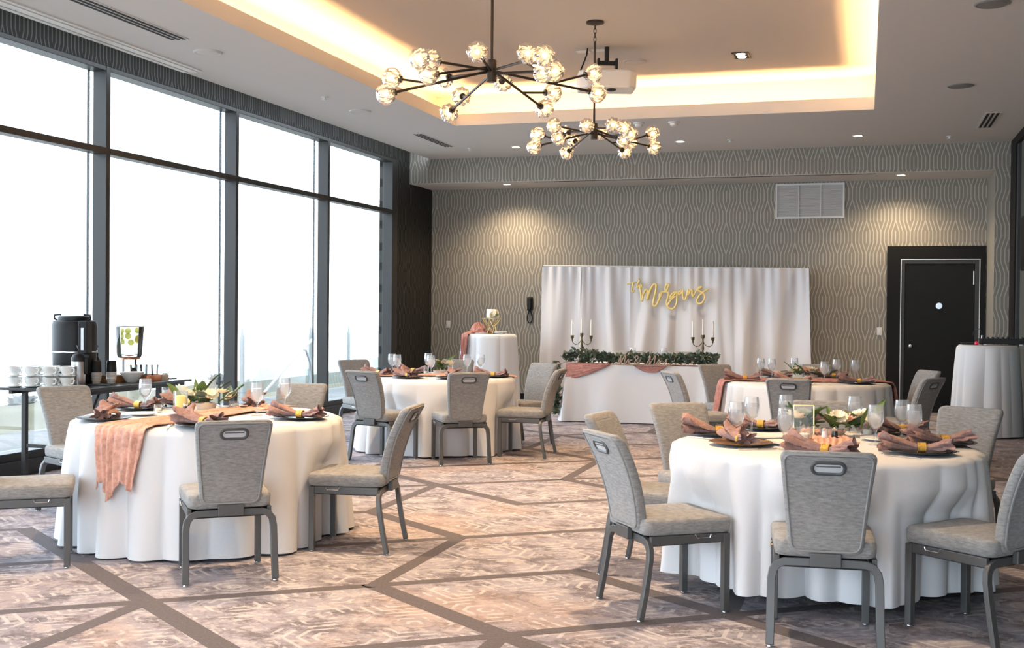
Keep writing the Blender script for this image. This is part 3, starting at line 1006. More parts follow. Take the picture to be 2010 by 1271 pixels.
KT = 1.0219
TA, TB, TC, TD = (-4.016, 6.571), (-4.22, 11.29), (-.204, 6.387), (-.572, 12.11)
TH = .75
round_cloth('round_table', TA, .828, TH, 22, 1, 'round table in floor-length white cloth at the front left, beside the windows', .10, .055)
round_cloth('round_table', TB, .787, TH, 20, 2, 'round table in floor-length white cloth at the back left, before the cake table', .075)
round_cloth('round_table', TC, .79, TH, 25, 3, 'round table in floor-length white cloth at the front right', .10, .035, hem=.085)
round_cloth('round_table', TD, .818, TH, 24, 4, 'round table in floor-length white cloth at the back right, near the door', .07)
round_cloth('cocktail_table', (-5.40, 16.62), .405, 1.075, 12, 5, 'tall slim white-clothed cake table against the back wall', .05, .05)
round_cloth('cocktail_table', (1.40, 14.9), .34, 1.075, 12, 6, 'tall white-clothed table at the right edge under the mixer', .05, .06)


# table runners: gathered gauze strips lying over the top and falling over the edge
def runner(c, R, ang, width, fall0, fall1, seed, label, m='runner', H=TH, ripple=.5, off=0.0):
    d = Vector((math.cos(ang), math.sin(ang), 0))
    q = Vector((-d.y, d.x, 0))
    nu, nv = 61, 90
    E0, E1 = R + fall0, R + fall1

    def fn(u, v):
        s_ = -E0 + (E0 + E1) * v
        side = (u - .5)
        wd = width * (.82 + .22 * nz(s_ * 2.0 + seed, 5.1))
        lat = side * wd + off + .05 * nz(s_ * 1.7, seed)
        rad = math.sqrt(max(0, R * R - lat * lat))
        wr = .5 + .5 * nz(side * 11 + seed, s_ * 2.2, .3) + .3 * nz(side * 26, s_ * 5 + seed)
        h = .006 + .036 * wr * ripple + .003 * math.sin(side * 55 + 4 * nz(s_ * 3, seed))
        if abs(s_) <= rad:
            k = min(1, (rad - abs(s_)) / .06)
            p = d * s_ + q * lat
            return (c[0] + p.x, c[1] + p.y, H + h * (.35 + .65 * k))
        over = abs(s_) - rad
        ragged = .16 * nz(side * 3.4, seed + 3) + .03 * nz(side * 13, seed)
        over2 = max(0, over + ragged * min(1, over / .1))
        out = rad + .012 + min(over2, .04) * .35 + .012 * over2 + h * .9 + .075 * min(1, over2 / .5)
        out += .012 * math.sin(side * 42 + seed + 3 * nz(over2 * 4, seed)) * min(1, over2 / .08)
        p = d * math.copysign(out, s_) + q * lat * (1 - .22 * min(1, over2 / .3))
        return (c[0] + p.x, c[1] + p.y, H + .004 - max(0, over2 - .01))
    return G().grid(fn, nu, nv).make('table_runner', M[m], None, solid=.003, angle=180, label=label, cat='table runner', group='gauze table runners')


runner(TA, .828, math.radians(86), .40, .32, .0, 2.3, 'coral gauze runner hanging in tatters over the front left table edge')
runner(TB, .787, math.radians(26), .34, .05, .02, 7.7, 'coral gauze runner lying along the back left table')
runner(TC, .79, math.radians(93), .32, .42, -.08, 4.1, 'terracotta gauze runner lying under the flowers of the front right table', ripple=.25)
runner(TD, .818, math.radians(14), .46, .55, .42, 9.2, 'rust gauze runner falling over both ends of the back right table', 'runner2')
# the cake table's rose drape
runner((-5.40, 16.62), .405, math.radians(-112), .20, -.15, .46, 3.3, 'rose gauze cascading off the left of the cake table', 'runner2', 1.075, 1.2, off=-.13)


# ------------------------------------------------------------------ place settings
def dish(r, h, m, name):
    g = G().lathe([(0, .0), (r * .6, 0), (r * .68, .002), (r, h), (r * .99, h + .003), (r * .68, .006), (0, .005)], 40)
    return g.mesh(name, m)


ME = {'charger': dish(.165, .014, M['charger'], 'charger_plate'), 'gold': dish(.165, .014, M['goldplate'], 'charger_plate'),
      'bread': dish(.10, .012, M['china'], 'side_plate')}
# goblet
gb0 = empty('water_goblet', (0, 0, 0), 0, 'x', 'goblet')
G().lathe([(.0, .0), (.034, .0), (.034, .003), (.008, .008), (.005, .02), (.005, .055), (.012, .064), (.030, .078), (.040, .10), (.041, .125), (.036, .165), (.0348, .165), (.039, .125), (.037, .10), (.027, .081), (.008, .068), (0, .067)], 20, cap=False).make('glass', M['glass'], gb0, angle=80)
G().lathe([(0, .069), (.008, .07), (.026, .082), (.0365, .101), (.0385, .122), (.0378, .136), (0, .136)], 20, cap=False).make('water', M['water'], gb0)
for ch_ in gb0.children:
    ch_.data.transform(Matrix.Diagonal((1.04, 1.04, 1.28, 1)))
gobs = []


def napkin_me(seed):
    rnd = random.Random(seed)
    a1, a2 = rnd.uniform(.75, 1.15), rnd.uniform(.6, 1.0)
    g = G()
    nu, nv = 40, 21

    def fn(u, v):
        s_ = (v - .42) * .34            # along the roll, ring at s=0
        k = abs(s_) / .17
        fl_ = min(1, k) ** 1.15
        side = a1 if s_ > 0 else a2
        th = 2 * PI * u
        rx = .017 + .058 * fl_ * side
        rz = .014 + .030 * fl_ * side
        pl = 1 + .42 * fl_ * math.sin(5 * th + seed + 6 * k) + .26 * fl_ * math.sin(9 * th - seed * 2 + 3 * s_ * 20)
        z = rz * math.sin(th) * pl
        zc_ = .018 + .030 * fl_ * (.9 if s_ > 0 else .75)
        return (rx * math.cos(th) * pl, s_ + .012 * fl_ * math.sin(4 * th + seed), max(.002, zc_ + z))
    g.grid(fn, nu, nv, True)
    n0 = len(g.v)
    # close the flared mouths a little inside, leaving a hollow look
    for row, d_ in ((0, .035), (nv - 1, -.035)):
        ring = [g.v[row * nu + i] for i in range(nu)]
        cx_ = sum(p[0] for p in ring) / nu
        cz_ = sum(p[2] for p in ring) / nu
        o = len(g.v)
        g.v += [((p[0] - cx_) * .55 + cx_, p[1] + d_, (p[2] - cz_) * .5 + cz_) for p in ring] + [(cx_, ring[0][1] + d_ * 1.8, cz_)]
        for i in range(nu):
            j = (i + 1) % nu
            g.f.append((row * nu + i, row * nu + j, o + j, o + i))
            g.f.append((o + i, o + j, o + nu))
    return g.mesh('cloth', M['napkin'], angle=60)


NAP = [napkin_me(s_) for s_ in (1.3, 2.9, 4.4, 6.1)]
ring_me = G().tube([(.026 * math.cos(a), 0, .021 + .023 * math.sin(a)) for a in [2 * PI * k / 24 for k in range(24)]], 0, closed=True, rect=(.005, .040), up=(0, 1, 0)).mesh('napkin_ring', M['gold'], angle=60)
fork_me = G().tube([(0, 0, .003), (0, .10, .006), (0, .13, .003), (0, .145, .004)], 0, rect=(.011, .003)).box(-.011, -.007, .145, .19, .003, .006).box(-.002, .002, .145, .19, .003, .006).box(.007, .011, .145, .19, .003, .006).box(-.011, .011, .138, .147, .003, .006).mesh('fork', M['steel'], smooth=False)
knife_me = G().box(-.006, .006, 0, .10, .002, .008).box(-.009, .008, .10, .21, .003, .006).mesh('knife', M['steel'], smooth=False)

ORD = ['leftmost', 'second from left', 'third from left', 'fourth from left', 'fifth from left', 'sixth from left', 'seventh from left', 'eighth from left']


def settings(tname, c, plates, goblets, bread, cutlery=True, seed=0):
    rnd = random.Random(seed)
    z = TH + .0015
    for i, pt in enumerate(plates):
        x, y = pt[0] * KT, pt[1] * KT
        zz = z + .004
        gold = len(pt) > 3
        link('charger_plate', ME['gold' if gold else 'charger'], None, loc=(x, y, zz), cat='plate', group='charger plates',
             label=('bronze' if gold else 'black') + ' charger plate on the %s table, %s' % (tname, ORD[i]))
        nk = empty('napkin', (x, y, zz + .006), pt[2], 'ringed mauve napkin on the %s plate of the %s table' % (ORD[i], tname), 'napkin', 'napkins in gold rings')
        link('cloth', NAP[(i + seed) % 4], nk)
        link('napkin_ring', ring_me, nk)
        if cutlery:
            a = math.atan2(c[1] - y, c[0] - x) - PI / 2
            rt = Vector((math.cos(a), math.sin(a), 0))
            fw = Vector((-math.sin(a), math.cos(a), 0))
            for k, (nm_, me_, sg) in enumerate((('fork', fork_me, -1), ('knife', knife_me, 1))):
                p = Vector((x, y, z)) + rt * sg * .195 - fw * .10
                link(nm_, me_, None, loc=p, rotz=a, cat=nm_, group='silver cutlery', label='silver %s beside the %s plate of the %s table' % (nm_, ORD[i], tname))
    for i, (x, y) in enumerate(goblets):
        place(gb0, gobs, (x * KT, y * KT, z), rnd.uniform(0, 6), 'water goblet on the %s table, %s' % (tname, ORD[i]), 'water goblets')
    for i, (x, y) in enumerate(bread):
        link('side_plate', ME['bread'], None, loc=(x * KT, y * KT, z + .002), cat='plate', group='white side plates', label='small white side plate on the %s table, %s' % (tname, ORD[i]))


settings('front right', TC, [(-.76, 6.44, 1.75), (-.60, 6.02, .35, 1), (-.57, 6.88, 1.35), (-.17, 5.74, 1.2), (.20, 6.92, 2.2), (.27, 5.98, 1.62), (.40, 6.42, 1.9)],
         [(-.642, 6.20), (-.60, 6.60), (-.43, 6.85), (-.371, 5.91), (-.05, 6.9), (.058, 6.30), (.20, 6.72), (.25, 6.42)],
         [(-.50, 6.40), (-.40, 6.15), (.08, 6.52)], True, 1)
settings('front left', TA, [(-4.33, 5.92, .5), (-4.58, 6.62, 1.6), (-4.40, 6.95, 1.5), (-3.60, 5.83, 1.2), (-3.97, 7.05, .5), (-3.30, 6.43, 1.55)],
         [(-4.50, 6.58), (-4.35, 7.12), (-3.664, 6.55), (-3.72, 7.02)], [(-4.32, 6.28), (-3.75, 6.78)], True, 2)
settings('back left', TB, [(-4.70, 10.86, 1.2), (-4.28, 10.62, .8), (-4.55, 11.42, 1.6), (-3.84, 10.66, .3), (-3.56, 11.10, 1.5)],
         [(-4.72, 11.25), (-4.60, 11.10), (-4.45, 11.6), (-4.23, 11.1), (-3.98, 11.5), (-3.84, 11.55)], [(-4.48, 10.98), (-4.0, 10.9)], False, 3)
settings('back right', TD, [(-1.13, 11.66, 1.7), (-.62, 11.28, 1.5), (-.86, 12.42, 1.5), (-.05, 11.62, 1.6), (-.30, 12.40, 1.5)],
         [(-1.02, 12.15), (-.90, 12.05), (-.70, 12.4), (-.37, 11.58), (-.27, 12.2), (-.09, 12.1)], [(-.28, 11.95)], False, 4)

# ------------------------------------------------------------------ flowers, candles and small pieces on the guest tables


def petal_mesh(n, r, layers, m, cup=.5):
    g = G()
    for l in range(layers):
        rr = r * (1 - .28 * l)
        for i in range(n):
            a = 2 * PI * (i + .5 * (l % 2)) / n
            tilt = .25 + cup * l / max(1, layers - 1) * 1.3
            fn = lambda u, v: (rr * v * math.cos(tilt), rr * .75 * (u - .5) * math.sin(PI * min(.98, .12 + v * .8)), rr * v * math.sin(tilt) + .1 * rr * v * v - .25 * rr * abs(u - .5) ** 2 * -1)
            g.grid(fn, 4, 5, mx=T(0, 0, .004 * l, rz=a))
    return g.mesh('bloom', m, angle=80)


BL = [petal_mesh(8, .052, 4, M['petal']), petal_mesh(14, .045, 2, M['petal'], .3), petal_mesh(7, .042, 3, M['petal2'])]


def leaf_mesh(l, wd, m):
    return G().grid(lambda u, v: (wd * (u - .5) * math.sin(PI * min(.985, v * .96 + .03)), l * v, .25 * l * v * (1 - v) + .3 * wd * abs(u - .5)), 3, 7).mesh('leaf', m, angle=80)


LF = [leaf_mesh(.10, .045, M['leaf2']), leaf_mesh(.13, .03, M['leaf2']), leaf_mesh(.08, .05, M['leaf'])]


def flowers(c, ang, L_, label, nbl=6, nlf=16, seed=0, blush=True):
    rnd = random.Random(seed)
    t = empty('flower_arrangement', (c[0] * KT, c[1] * KT, TH + .03), ang, label, 'flowers', 'table flowers')
    G().lathe([(.0, -.026), (.045, -.026), (.055, .01), (.05, .012), (.04, -.018), (0, -.018)], 18).make('bowl', M['pot'], t)
    t.scale = (1.25, 1.25, 1.4)
    for i in range(nbl):
        k = (i / (nbl - 1) - .5) * L_
        b_ = link('bloom', BL[i % (3 if blush else 2)], t, loc=(k, rnd.uniform(-.05, .05), .035 + rnd.uniform(0, .04) * (1 - abs(k) / L_)))
        b_.rotation_euler = (rnd.uniform(-.5, .6), rnd.uniform(-.5, .5), rnd.uniform(0, 6))
        b_.scale = [rnd.uniform(.8, 1.15)] * 3
    for i in range(nlf):
        k = rnd.uniform(-.5, .5) * L_
        b_ = link('leaf', LF[i % 3], t, loc=(k, rnd.uniform(-.03, .03), .012))
        b_.rotation_euler = (rnd.uniform(.1, 1.0), rnd.uniform(-.3, .3), rnd.uniform(0, 6.28))
        b_.scale = [rnd.uniform(.9, 1.4)] * 3
    return t


flowers((-.17, 6.66), .2, .34, 'low white flowers and greenery at the middle of the front right table', 8, 24, 1)
flowers((-4.18, 6.80), .3, .28, 'ivory blooms with a few leaves on the front left table', 6, 14, 2, False)
flowers((-4.22, 11.33), .3, .16, 'small cream blooms and leaves on the back left table', 4, 8, 3)
flowers((-.52, 12.15), .3, .30, 'peach and cream flowers on the back right table', 7, 16, 4)


def cyl_vase(c, r, h, label, candle=True, ch=.08):
    t = empty('candle_vase', (c[0] * KT, c[1] * KT, TH + .003), 0, label, 'candle', 'glass candle holders')
    G().lathe([(0, 0), (r, 0), (r, h), (r - .003, h), (r - .003, .005), (0, .005)], 24, cap=False).make('glass', M['clear'], t, angle=50)
    if candle:
        G().lathe([(0, .006), (r * .72, .006), (r * .72, ch), (r * .4, ch + .006), (0, ch)], 18).make('candle', M['yellowwax'] if ch > .06 else M['wax'], t)
        G().tube([(0, 0, ch), (0, 0, ch + .012)], .0015, 5).make('wick', M['black'], t)
    return t


cyl_vase((-4.26, 6.62), .048, .135, 'tall glass cylinder with a yellow candle on the front left table', True, .10)
cyl_vase((-4.35, 6.50), .028, .05, 'tiny glass votive left of the yellow candle', True, .02)
cyl_vase((-4.02, 6.88), .035, .055, 'small glass votive right of the ivory blooms on the front left table', True, .03)
cyl_vase((-.30, 6.36), .04, .06, 'square-looking glass votive before the flowers of the front right table', True, .035)
cyl_vase((.02, 6.76), .035, .055, 'small glass votive at the right end of the front right table flowers', True, .03)
cyl_vase((-4.13, 11.40), .03, .10, 'slim glass candle holder on the back left table', True, .07)
cyl_vase((-4.32, 11.2), .028, .09, 'slim glass candle holder left of the cream blooms, back left table', True, .03)


def shaker(c, label, m):
    t = empty('shaker', (c[0] * KT, c[1] * KT, TH + .003), 0, label, 'shaker', 'salt and pepper shakers')
    G().lathe([(0, 0), (.017, 0), (.018, .02), (.014, .045), (0, .045)], 14).make('body', m, t)
    G().lathe([(.0145, .045), (.015, .058), (.008, .064), (0, .064)], 14).make('cap', M['chrome'], t)


shaker((-.20, 6.46), 'salt shaker before the flowers of the front right table', M['china'])
shaker((-.15, 6.50), 'dark pepper shaker before the flowers of the front right table', M['charger'])
shaker((-4.15, 6.50), 'dark pepper shaker beside the yellow candle', M['charger'])
shaker((-4.10, 6.53), 'salt shaker beside the yellow candle', M['china'])
# gold table-number frame
t = empty('photo_stand', (-.322, 6.70, TH + .006), .1, 'thin gold standing frame with clear pane on the front right table', 'frame')
for p_ in (((-.055, 0, 0), (-.055, .02, .17)), ((.055, 0, 0), (.055, .02, .17)), ((-.055, .02, .17), (.055, .02, .17)), ((-.055, 0, .002), (.055, 0, .002))):
    G().tube(p_, 0, rect=(.006, .006)).make('bar', M['goldwire'], t, smooth=False)
G().add([(-.052, .001, .004), (.052, .001, .004), (.052, .02, .168), (-.052, .02, .168)], [(0, 1, 2, 3)]).make('pane', M['clear'], t, smooth=False)
t = empty('table_card', (-.674, 12.57, TH + .004), .1, 'upright white card on the back right table', 'card')
G().box(-.05, .05, -.002, .002, 0, .15, T(rx=-.12)).make('card', M['china'], t, smooth=False)
G().box(-.055, .055, -.02, .02, 0, .008).make('base', M['goldwire'], t, smooth=False)

# ------------------------------------------------------------------ white drape backdrop
dr = empty('drape_backdrop', (-2.80, 17.42, 0), 0, 'wide white fabric backdrop hung from a pipe behind the sweetheart table', 'backdrop')
DW, DH = 3.96, 2.10
segs = [(-DW / 2 - .03, -1.38), (-1.40, -.60), (-.62, .10), (.08, .95), (.93, DW / 2 + .03)]
for si, (xa, xb) in enumerate(segs):
    def fn(u, v, xa=xa, xb=xb, si=si):
        x = xa + (xb - xa) * u
        h = 1 - v
        k = si * 7.3
        gath = math.sin(x * 42 + 3 * nz(x * 3, k)) * .012 * (1 - v) ** 3
        f1 = .075 * nz(x * 4.2 + .9 * (v - .3) * math.sin(x * 2.1 + k), v * .55 + k, si)
        f2 = .034 * math.sin(x * 15 + 2.6 * nz(x * 1.6, v * .8 + k) + 2.2 * (v - .5) * math.sin(x * 3 + k))
        amp = .25 + .75 * min(1, v * 1.8)
        fl_ = 1 + .035 * v * (1 if si in (0, 4) else 0)
        y = (f1 * 1.5 + f2) * amp + gath + .012 * (si % 2)
        return ((x * fl_), y, .012 + (DH - .005 * math.cos(x * 9) - .018 * (x / 2) - .012) * h)
    G().grid(fn, 90, 40).make('drape_panel', M['drape'], dr, angle=180)
G().tube([(-DW / 2 - .02, .06, DH + .03), (DW / 2 + .02, .06, DH - .03)], .018, 10).make('pipe', M['whiteplastic'], dr)
for s_ in (-1, 1):
    G().lathe([(.20, 0), (.20, .012), (.02, .02), (.02, DH)], 16, T(s_ * (DW / 2 - .05), .16, 0)).make('upright', M['whiteplastic'], dr)

# gold script sign: strokes of the lettering drawn as flattened tubes, "The Morgans"
sg = empty('script_sign', (-2.843, 17.335, 1.70), 0, 'gold script name sign hanging on the white drape', 'sign')
SX = 1.212 / 1775.0          # sign units (tracing px) to metres


def stroke(name, pts, wd, m, parent, ox, oz, sx, y=0.0, sm=5):
    P_ = [Vector((p[0], 0, p[1])) for p in pts]
    out = []
    for i in range(len(P_) - 1):
        p0 = P_[max(0, i - 1)]
        p1, p2 = P_[i], P_[i + 1]
        p3 = P_[min(len(P_) - 1, i + 2)]
        for k in range(sm):
            t_ = k / sm
            q = .5 * ((2 * p1) + (p2 - p0) * t_ + (2 * p0 - 5 * p1 + 4 * p2 - p3) * t_ ** 2 + (3 * p1 - 3 * p2 + p3 - p0) * t_ ** 3)
            out.append(q)
    out.append(P_[-1])
    out = [((q.x - ox) * sx, y, -(q.z - oz) * sx) for q in out]
    g_ = G().tube(out, wd / 2, 6)
    return g_.make(name, m, parent, angle=80)


letters = [
    ('letter_t', [(95, 212), (160, 205), (215, 190), (300, 165)], 26), ('letter_t', [(240, 165), (215, 260), (205, 350), (225, 385), (265, 340)], 28),
    ('letter_h', [(345, 95), (375, 130), (330, 200), (320, 300), (350, 250), (375, 250), (370, 300)], 28), ('letter_e', [(385, 270), (425, 245), (415, 215), (385, 250), (390, 300), (440, 270)], 26),
    ('letter_m', [(385, 290), (405, 400), (430, 590), (450, 470), (500, 360), (545, 340), (555, 430), (545, 560), (590, 400), (650, 270), (710, 205), (745, 230), (735, 350), (700, 520), (680, 650), (715, 695), (765, 650), (830, 500), (850, 430)], 36),
    ('letter_o', [(850, 400), (815, 440), (820, 500), (860, 470), (865, 390), (840, 390)], 26),
    ('letter_r', [(870, 370), (930, 385), (985, 330), (1020, 230), (985, 205), (945, 280), (960, 370), (1015, 400), (1000, 500), (975, 610), (990, 690)], 32),
    ('letter_g', [(1160, 380), (1100, 420), (1050, 500), (1070, 520), (1130, 460), (1200, 380), (1205, 500), (1195, 620), (1150, 720), (1080, 755), (1000, 715), (1020, 640), (1090, 540), (1170, 480)], 30),
    ('letter_a', [(1300, 360), (1245, 390), (1250, 440), (1300, 400), (1335, 350), (1330, 440), (1350, 540), (1390, 540)], 30),
    ('letter_n', [(1390, 540), (1420, 440), (1445, 330), (1455, 440), (1490, 360), (1530, 330), (1535, 420), (1550, 480), (1590, 420)], 30),
    ('letter_s', [(1600, 400), (1640, 330), (1690, 275), (1740, 275), (1690, 300), (1650, 330), (1730, 380), (1800, 440), (1795, 540), (1740, 620), (1670, 630), (1635, 580), (1680, 470), (1780, 380), (1880, 315)], 30)]
for nm_, pts, wd in letters:
    stroke(nm_, pts, wd * 1.5 * SX, M['goldpaint'], sg, 982, 425, SX)

# ------------------------------------------------------------------ sweetheart table
sw = empty('sweetheart_table', (-2.80, 15.05, 0), .0, 'long white-clothed sweetheart table before the drape', 'table')
LX0, LX1, WY = -.90, .90, .36


def rect_cloth():
    n = 240
    rows = [(0, TH, 0), (.0, TH, .0), (.006, TH - .012, 0), (.012, TH - .12, .25), (.02, .5, .5), (.03, .3, .7), (.045, .12, .9), (.05, .012, 1)]
    per = []
    for i in range(n):
        t_ = i / n * 4
        pts = None
        L1, L2 = LX1 - LX0, 2 * WY
        s_ = i / n * 2 * (L1 + L2)
        if s_ < L1:
            per.append((LX0 + s_, -WY, 0, -1, s_))
        elif s_ < L1 + L2:
            per.append((LX1, -WY + s_ - L1, 1, 0, s_))
        elif s_ < 2 * L1 + L2:
            per.append((LX1 - (s_ - L1 - L2), WY, 0, 1, s_))
        else:
            per.append((LX0, WY - (s_ - 2 * L1 - L2), -1, 0, s_))
    v, f = [], []
    for out, z, k in rows:
        for x, y, nx, ny, s_ in per:
            w_ = .022 * k * math.sin(s_ * 11 + 2 * math.sin(s_ * 3)) * (.4 + .6 * abs(math.sin(s_ * 1.7)))
            cd = min(abs(x - LX0), abs(x - LX1)) if ny else min(abs(y + WY), abs(y - WY))
            cor = .075 * k * math.exp(-(cd / .07) ** 2)
            o_ = out + w_ + cor
            v.append((x + nx * o_ + (math.copysign(.6, x) * cor if ny else 0), y + ny * o_ + (math.copysign(.6, y) * cor if nx else 0), z))
    for r in range(len(rows) - 1):
        for i in range(n):
            j = (i + 1) % n
            f.append((r * n + i, (r + 1) * n + i, (r + 1) * n + j, r * n + j))
    f.append(tuple(range(n)))
    return G().add(v, f)


rect_cloth().make('tablecloth', M['cloth'], sw, angle=60)
G().box(LX0 + .01, LX1 - .01, -WY + .01, WY - .01, TH - .04, TH - .004).make('tabletop', M['tablelam'], sw, smooth=False)
for sx in (-.75, .75):
    for sy in (-.28, .28):
        G().lathe([(.016, 0), (.016, TH - .04)], 10, T(sx, sy, 0)).make('leg', M['chairmetal'], sw)
# rose swag pinned along the front edge
g = G()
SWX = [(-.905, -.30, .235, .19), (-.42, 0, 0, 0)]


def swag(xa, xb, da, dm, db, n=50, rows=12):
    def fn(u, v):
        x = xa + (xb - xa) * u
        dep = da * (1 - u) ** 1.2 + 4 * dm * u * (1 - u) + db * u
        wr = .014 + .012 * nz(x * 9, v * 9 - u * 5) + .006 * math.sin(v * 34 + u * 9)
        return (x, -WY - .016 - wr - .012 * math.sin(PI * v), TH + .008 - dep * v - .004)
    return fn


g.grid(swag(-.915, -.33, .215, .035, .012), 50, 16)
g2 = G().grid(swag(-.02, .40, .01, .085, .012), 44, 14)
tz = empty('rose_swag', (-2.80, 15.05, 0), 0, 'dusty rose gauze swagged along the front of the sweetheart table', 'swag')
g.make('swag_panel', M['runner2'], tz, solid=.004, angle=180)
g2.make('swag_panel', M['runner2'], tz, solid=.004, angle=180)
G().grid(lambda u, v: (-.93 + 1.80 * u, -WY - .012 + .16 * v + .01 * nz(u * 20, v * 3), TH + .008 + .008 * nz(u * 40, v * 9)), 90, 10).make('swag_top', M['runner2'], tz, solid=.003, angle=180)
G().grid(lambda u, v: (.905 + .045 + .03 * nz(u * 9, v * 4) + .02 * v, -WY + .01 + .15 * u - .02 * v, TH + .01 - .72 * v), 14, 30).make('swag_tail', M['runner2'], tz, solid=.004, angle=180)
# eucalyptus garland
ga = empty('leaf_garland', (-2.80, 15.05, TH), 0, 'eucalyptus garland along the sweetheart table, trailing down its left end', 'garland')
rnd = random.Random(5)
stem_pts = [(-1.03 + .03 * math.sin(i), -WY - .02, -.62 + i * .06) for i in range(11)] + [(-.94, -WY + .09, .02), (-.8, -WY + .10, .045)] + [(-.7 + .1 * i, -WY + .10 + .02 * math.sin(i * 1.7), .04) for i in range(18)]
G().tube(stem_pts, .006, 5).make('stem', M['wood'], ga)
lg = G()


def leaf_at(p, d, l, wd, roll):
    q = Vector(d).to_track_quat('Y', 'Z').to_matrix().to_4x4()
    mx = Matrix.Translation(p) @ q @ Matrix.Rotation(roll, 4, 'Y')
    lg.add([(0, 0, 0), (wd * .5, l * .35, .006), (wd * .42, l * .7, .004), (0, l, 0), (-wd * .42, l * .7, .004), (-wd * .5, l * .35, .006), (0, l * .5, -.004)],
           [(0, 1, 6), (1, 2, 6), (2, 3, 6), (3, 4, 6), (4, 5, 6), (5, 0, 6)], mx)


for i in range(900):
    k = rnd.random()
    if k < .22:
        j = rnd.random()
        base = Vector((-1.02 + rnd.uniform(-.04, .04), -WY - .02 + rnd.uniform(-.03, .03), -.64 + .66 * j))
        d = Vector((rnd.uniform(-1.1, .35), rnd.uniform(-1.0, .3), rnd.uniform(-.6, .5)))
    else:
        x = rnd.uniform(-.96, 1.02)
        hgt = .115 + .055 * math.exp(-((x + .75) / .22) ** 2) + .03 * math.exp(-((x - .85) / .2) ** 2)
        base = Vector((x, -WY + .10 + rnd.uniform(-.05, .06), rnd.uniform(.012, hgt)))
        d = Vector((rnd.uniform(-1, 1), rnd.uniform(-1, .5), rnd.uniform(.0, .9)))
    leaf_at(base, d.normalized(), rnd.uniform(.055, .095), rnd.uniform(.036, .06), rnd.uniform(-1, 1))
lg.make('leaves', M['leaf'], ga, smooth=False, kind='stuff')


def candelabra(c, label, missing=()):
    t = empty('candelabra', c, 0, label, 'candelabra', 'three-arm candelabras')
    G().lathe([(.055, 0), (.055, .008), (.03, .02), (.012, .04), (.016, .08), (.010, .10), (.017, .14), (.010, .17), (.018, .21), (.012, .25), (.016, .28), (.009, .31), (.011, .335), (.022, .345), (.024, .385), (.017, .385), (.016, .36), (0, .36)], 14).make('stem', M['antique'], t)
    for s_ in (-1, 1):
        a = G().tube([(s_ * .01, 0, .285), (s_ * .045, 0, .245), (s_ * .085, 0, .235), (s_ * .12, 0, .26), (s_ * .126, 0, .285)], .005, 7).make('arm', M['antique'], t)
        G().lathe([(.006, .28), (.012, .295), (.008, .305), (.02, .32), (.023, .355), (.016, .355), (.015, .335), (0, .335)], 14, T(s_ * .126, 0, 0)).make('cup', M['antique'], a)
    for x, z in ((-.126, .337), (0, .362), (.126, .337)):
        G().lathe([(.0105, z), (.0085, z + .215), (.003, z + .225), (0, z + .225)], 10, T(x, 0, 0)).make('candle', M['wax'], t)
    return t


candelabra((-3.54, 14.80, TH + .012), 'antique brass candelabra at the left end of the sweetheart table')
candelabra((-1.97, 14.84, TH + .012), 'antique brass candelabra at the right end of the sweetheart table')
# wooden Mr & Mrs sign
ms = empty('wooden_sign', (-2.66, 14.63, TH + .005), 0, 'wooden script Mr and Mrs sign standing before the garland', 'sign')
MS = 1 / 1180.0


def mstroke(nm_, pts):
    stroke(nm_, pts, .014, M['wood'], ms, 390, 134, MS * 1.15, -.02)


mstroke('letter_m', [(20, 128), (50, 60), (70, 10), (62, 70), (55, 125), (95, 50), (125, 8), (118, 70), (108, 128), (135, 100)])
mstroke('letter_r', [(135, 110), (160, 60), (168, 72), (160, 128), (190, 75), (215, 70)])
mstroke('ampersand', [(300, 120), (255, 45), (275, 12), (295, 40), (250, 90), (255, 125), (290, 118), (325, 60)])
mstroke('letter_m', [(400, 128), (430, 70), (455, 15), (448, 70), (440, 125), (485, 55), (520, 12), (512, 70), (505, 128), (535, 100)])
mstroke('letter_r', [(540, 110), (562, 62), (570, 74), (562, 128), (590, 78), (612, 72)])
mstroke('letter_s', [(620, 128), (660, 70), (668, 50), (650, 75), (680, 110), (660, 128), (625, 118)])
mstroke('base_rule', [(10, 134), (200, 132), (420, 134), (690, 132)])
# two stemmed glasses behind the garland
place(gb0, gobs, (-2.93, 15.15, TH + .001), 0, 'left one of two goblets behind the wooden sign', 'water goblets')
place(gb0, gobs, (-2.52, 15.15, TH + .001), 0, 'right one of two goblets behind the wooden sign', 'water goblets')
t = empty('table_clip', (-2.80 + .02, 15.05 - WY - .02, TH - .03), 0, 'small grey clip on the front edge of the sweetheart cloth', 'clip')
G().box(-.025, .025, -.006, .004, -.012, .02).make('jaw', M['steel'], t, smooth=False, bevel=.003)
G().tube([(-.018, -.006, .02), (-.01, -.012, .04), (.01, -.012, .04), (.018, -.006, .02)], .003, 6).make('spring', M['steel'], t)

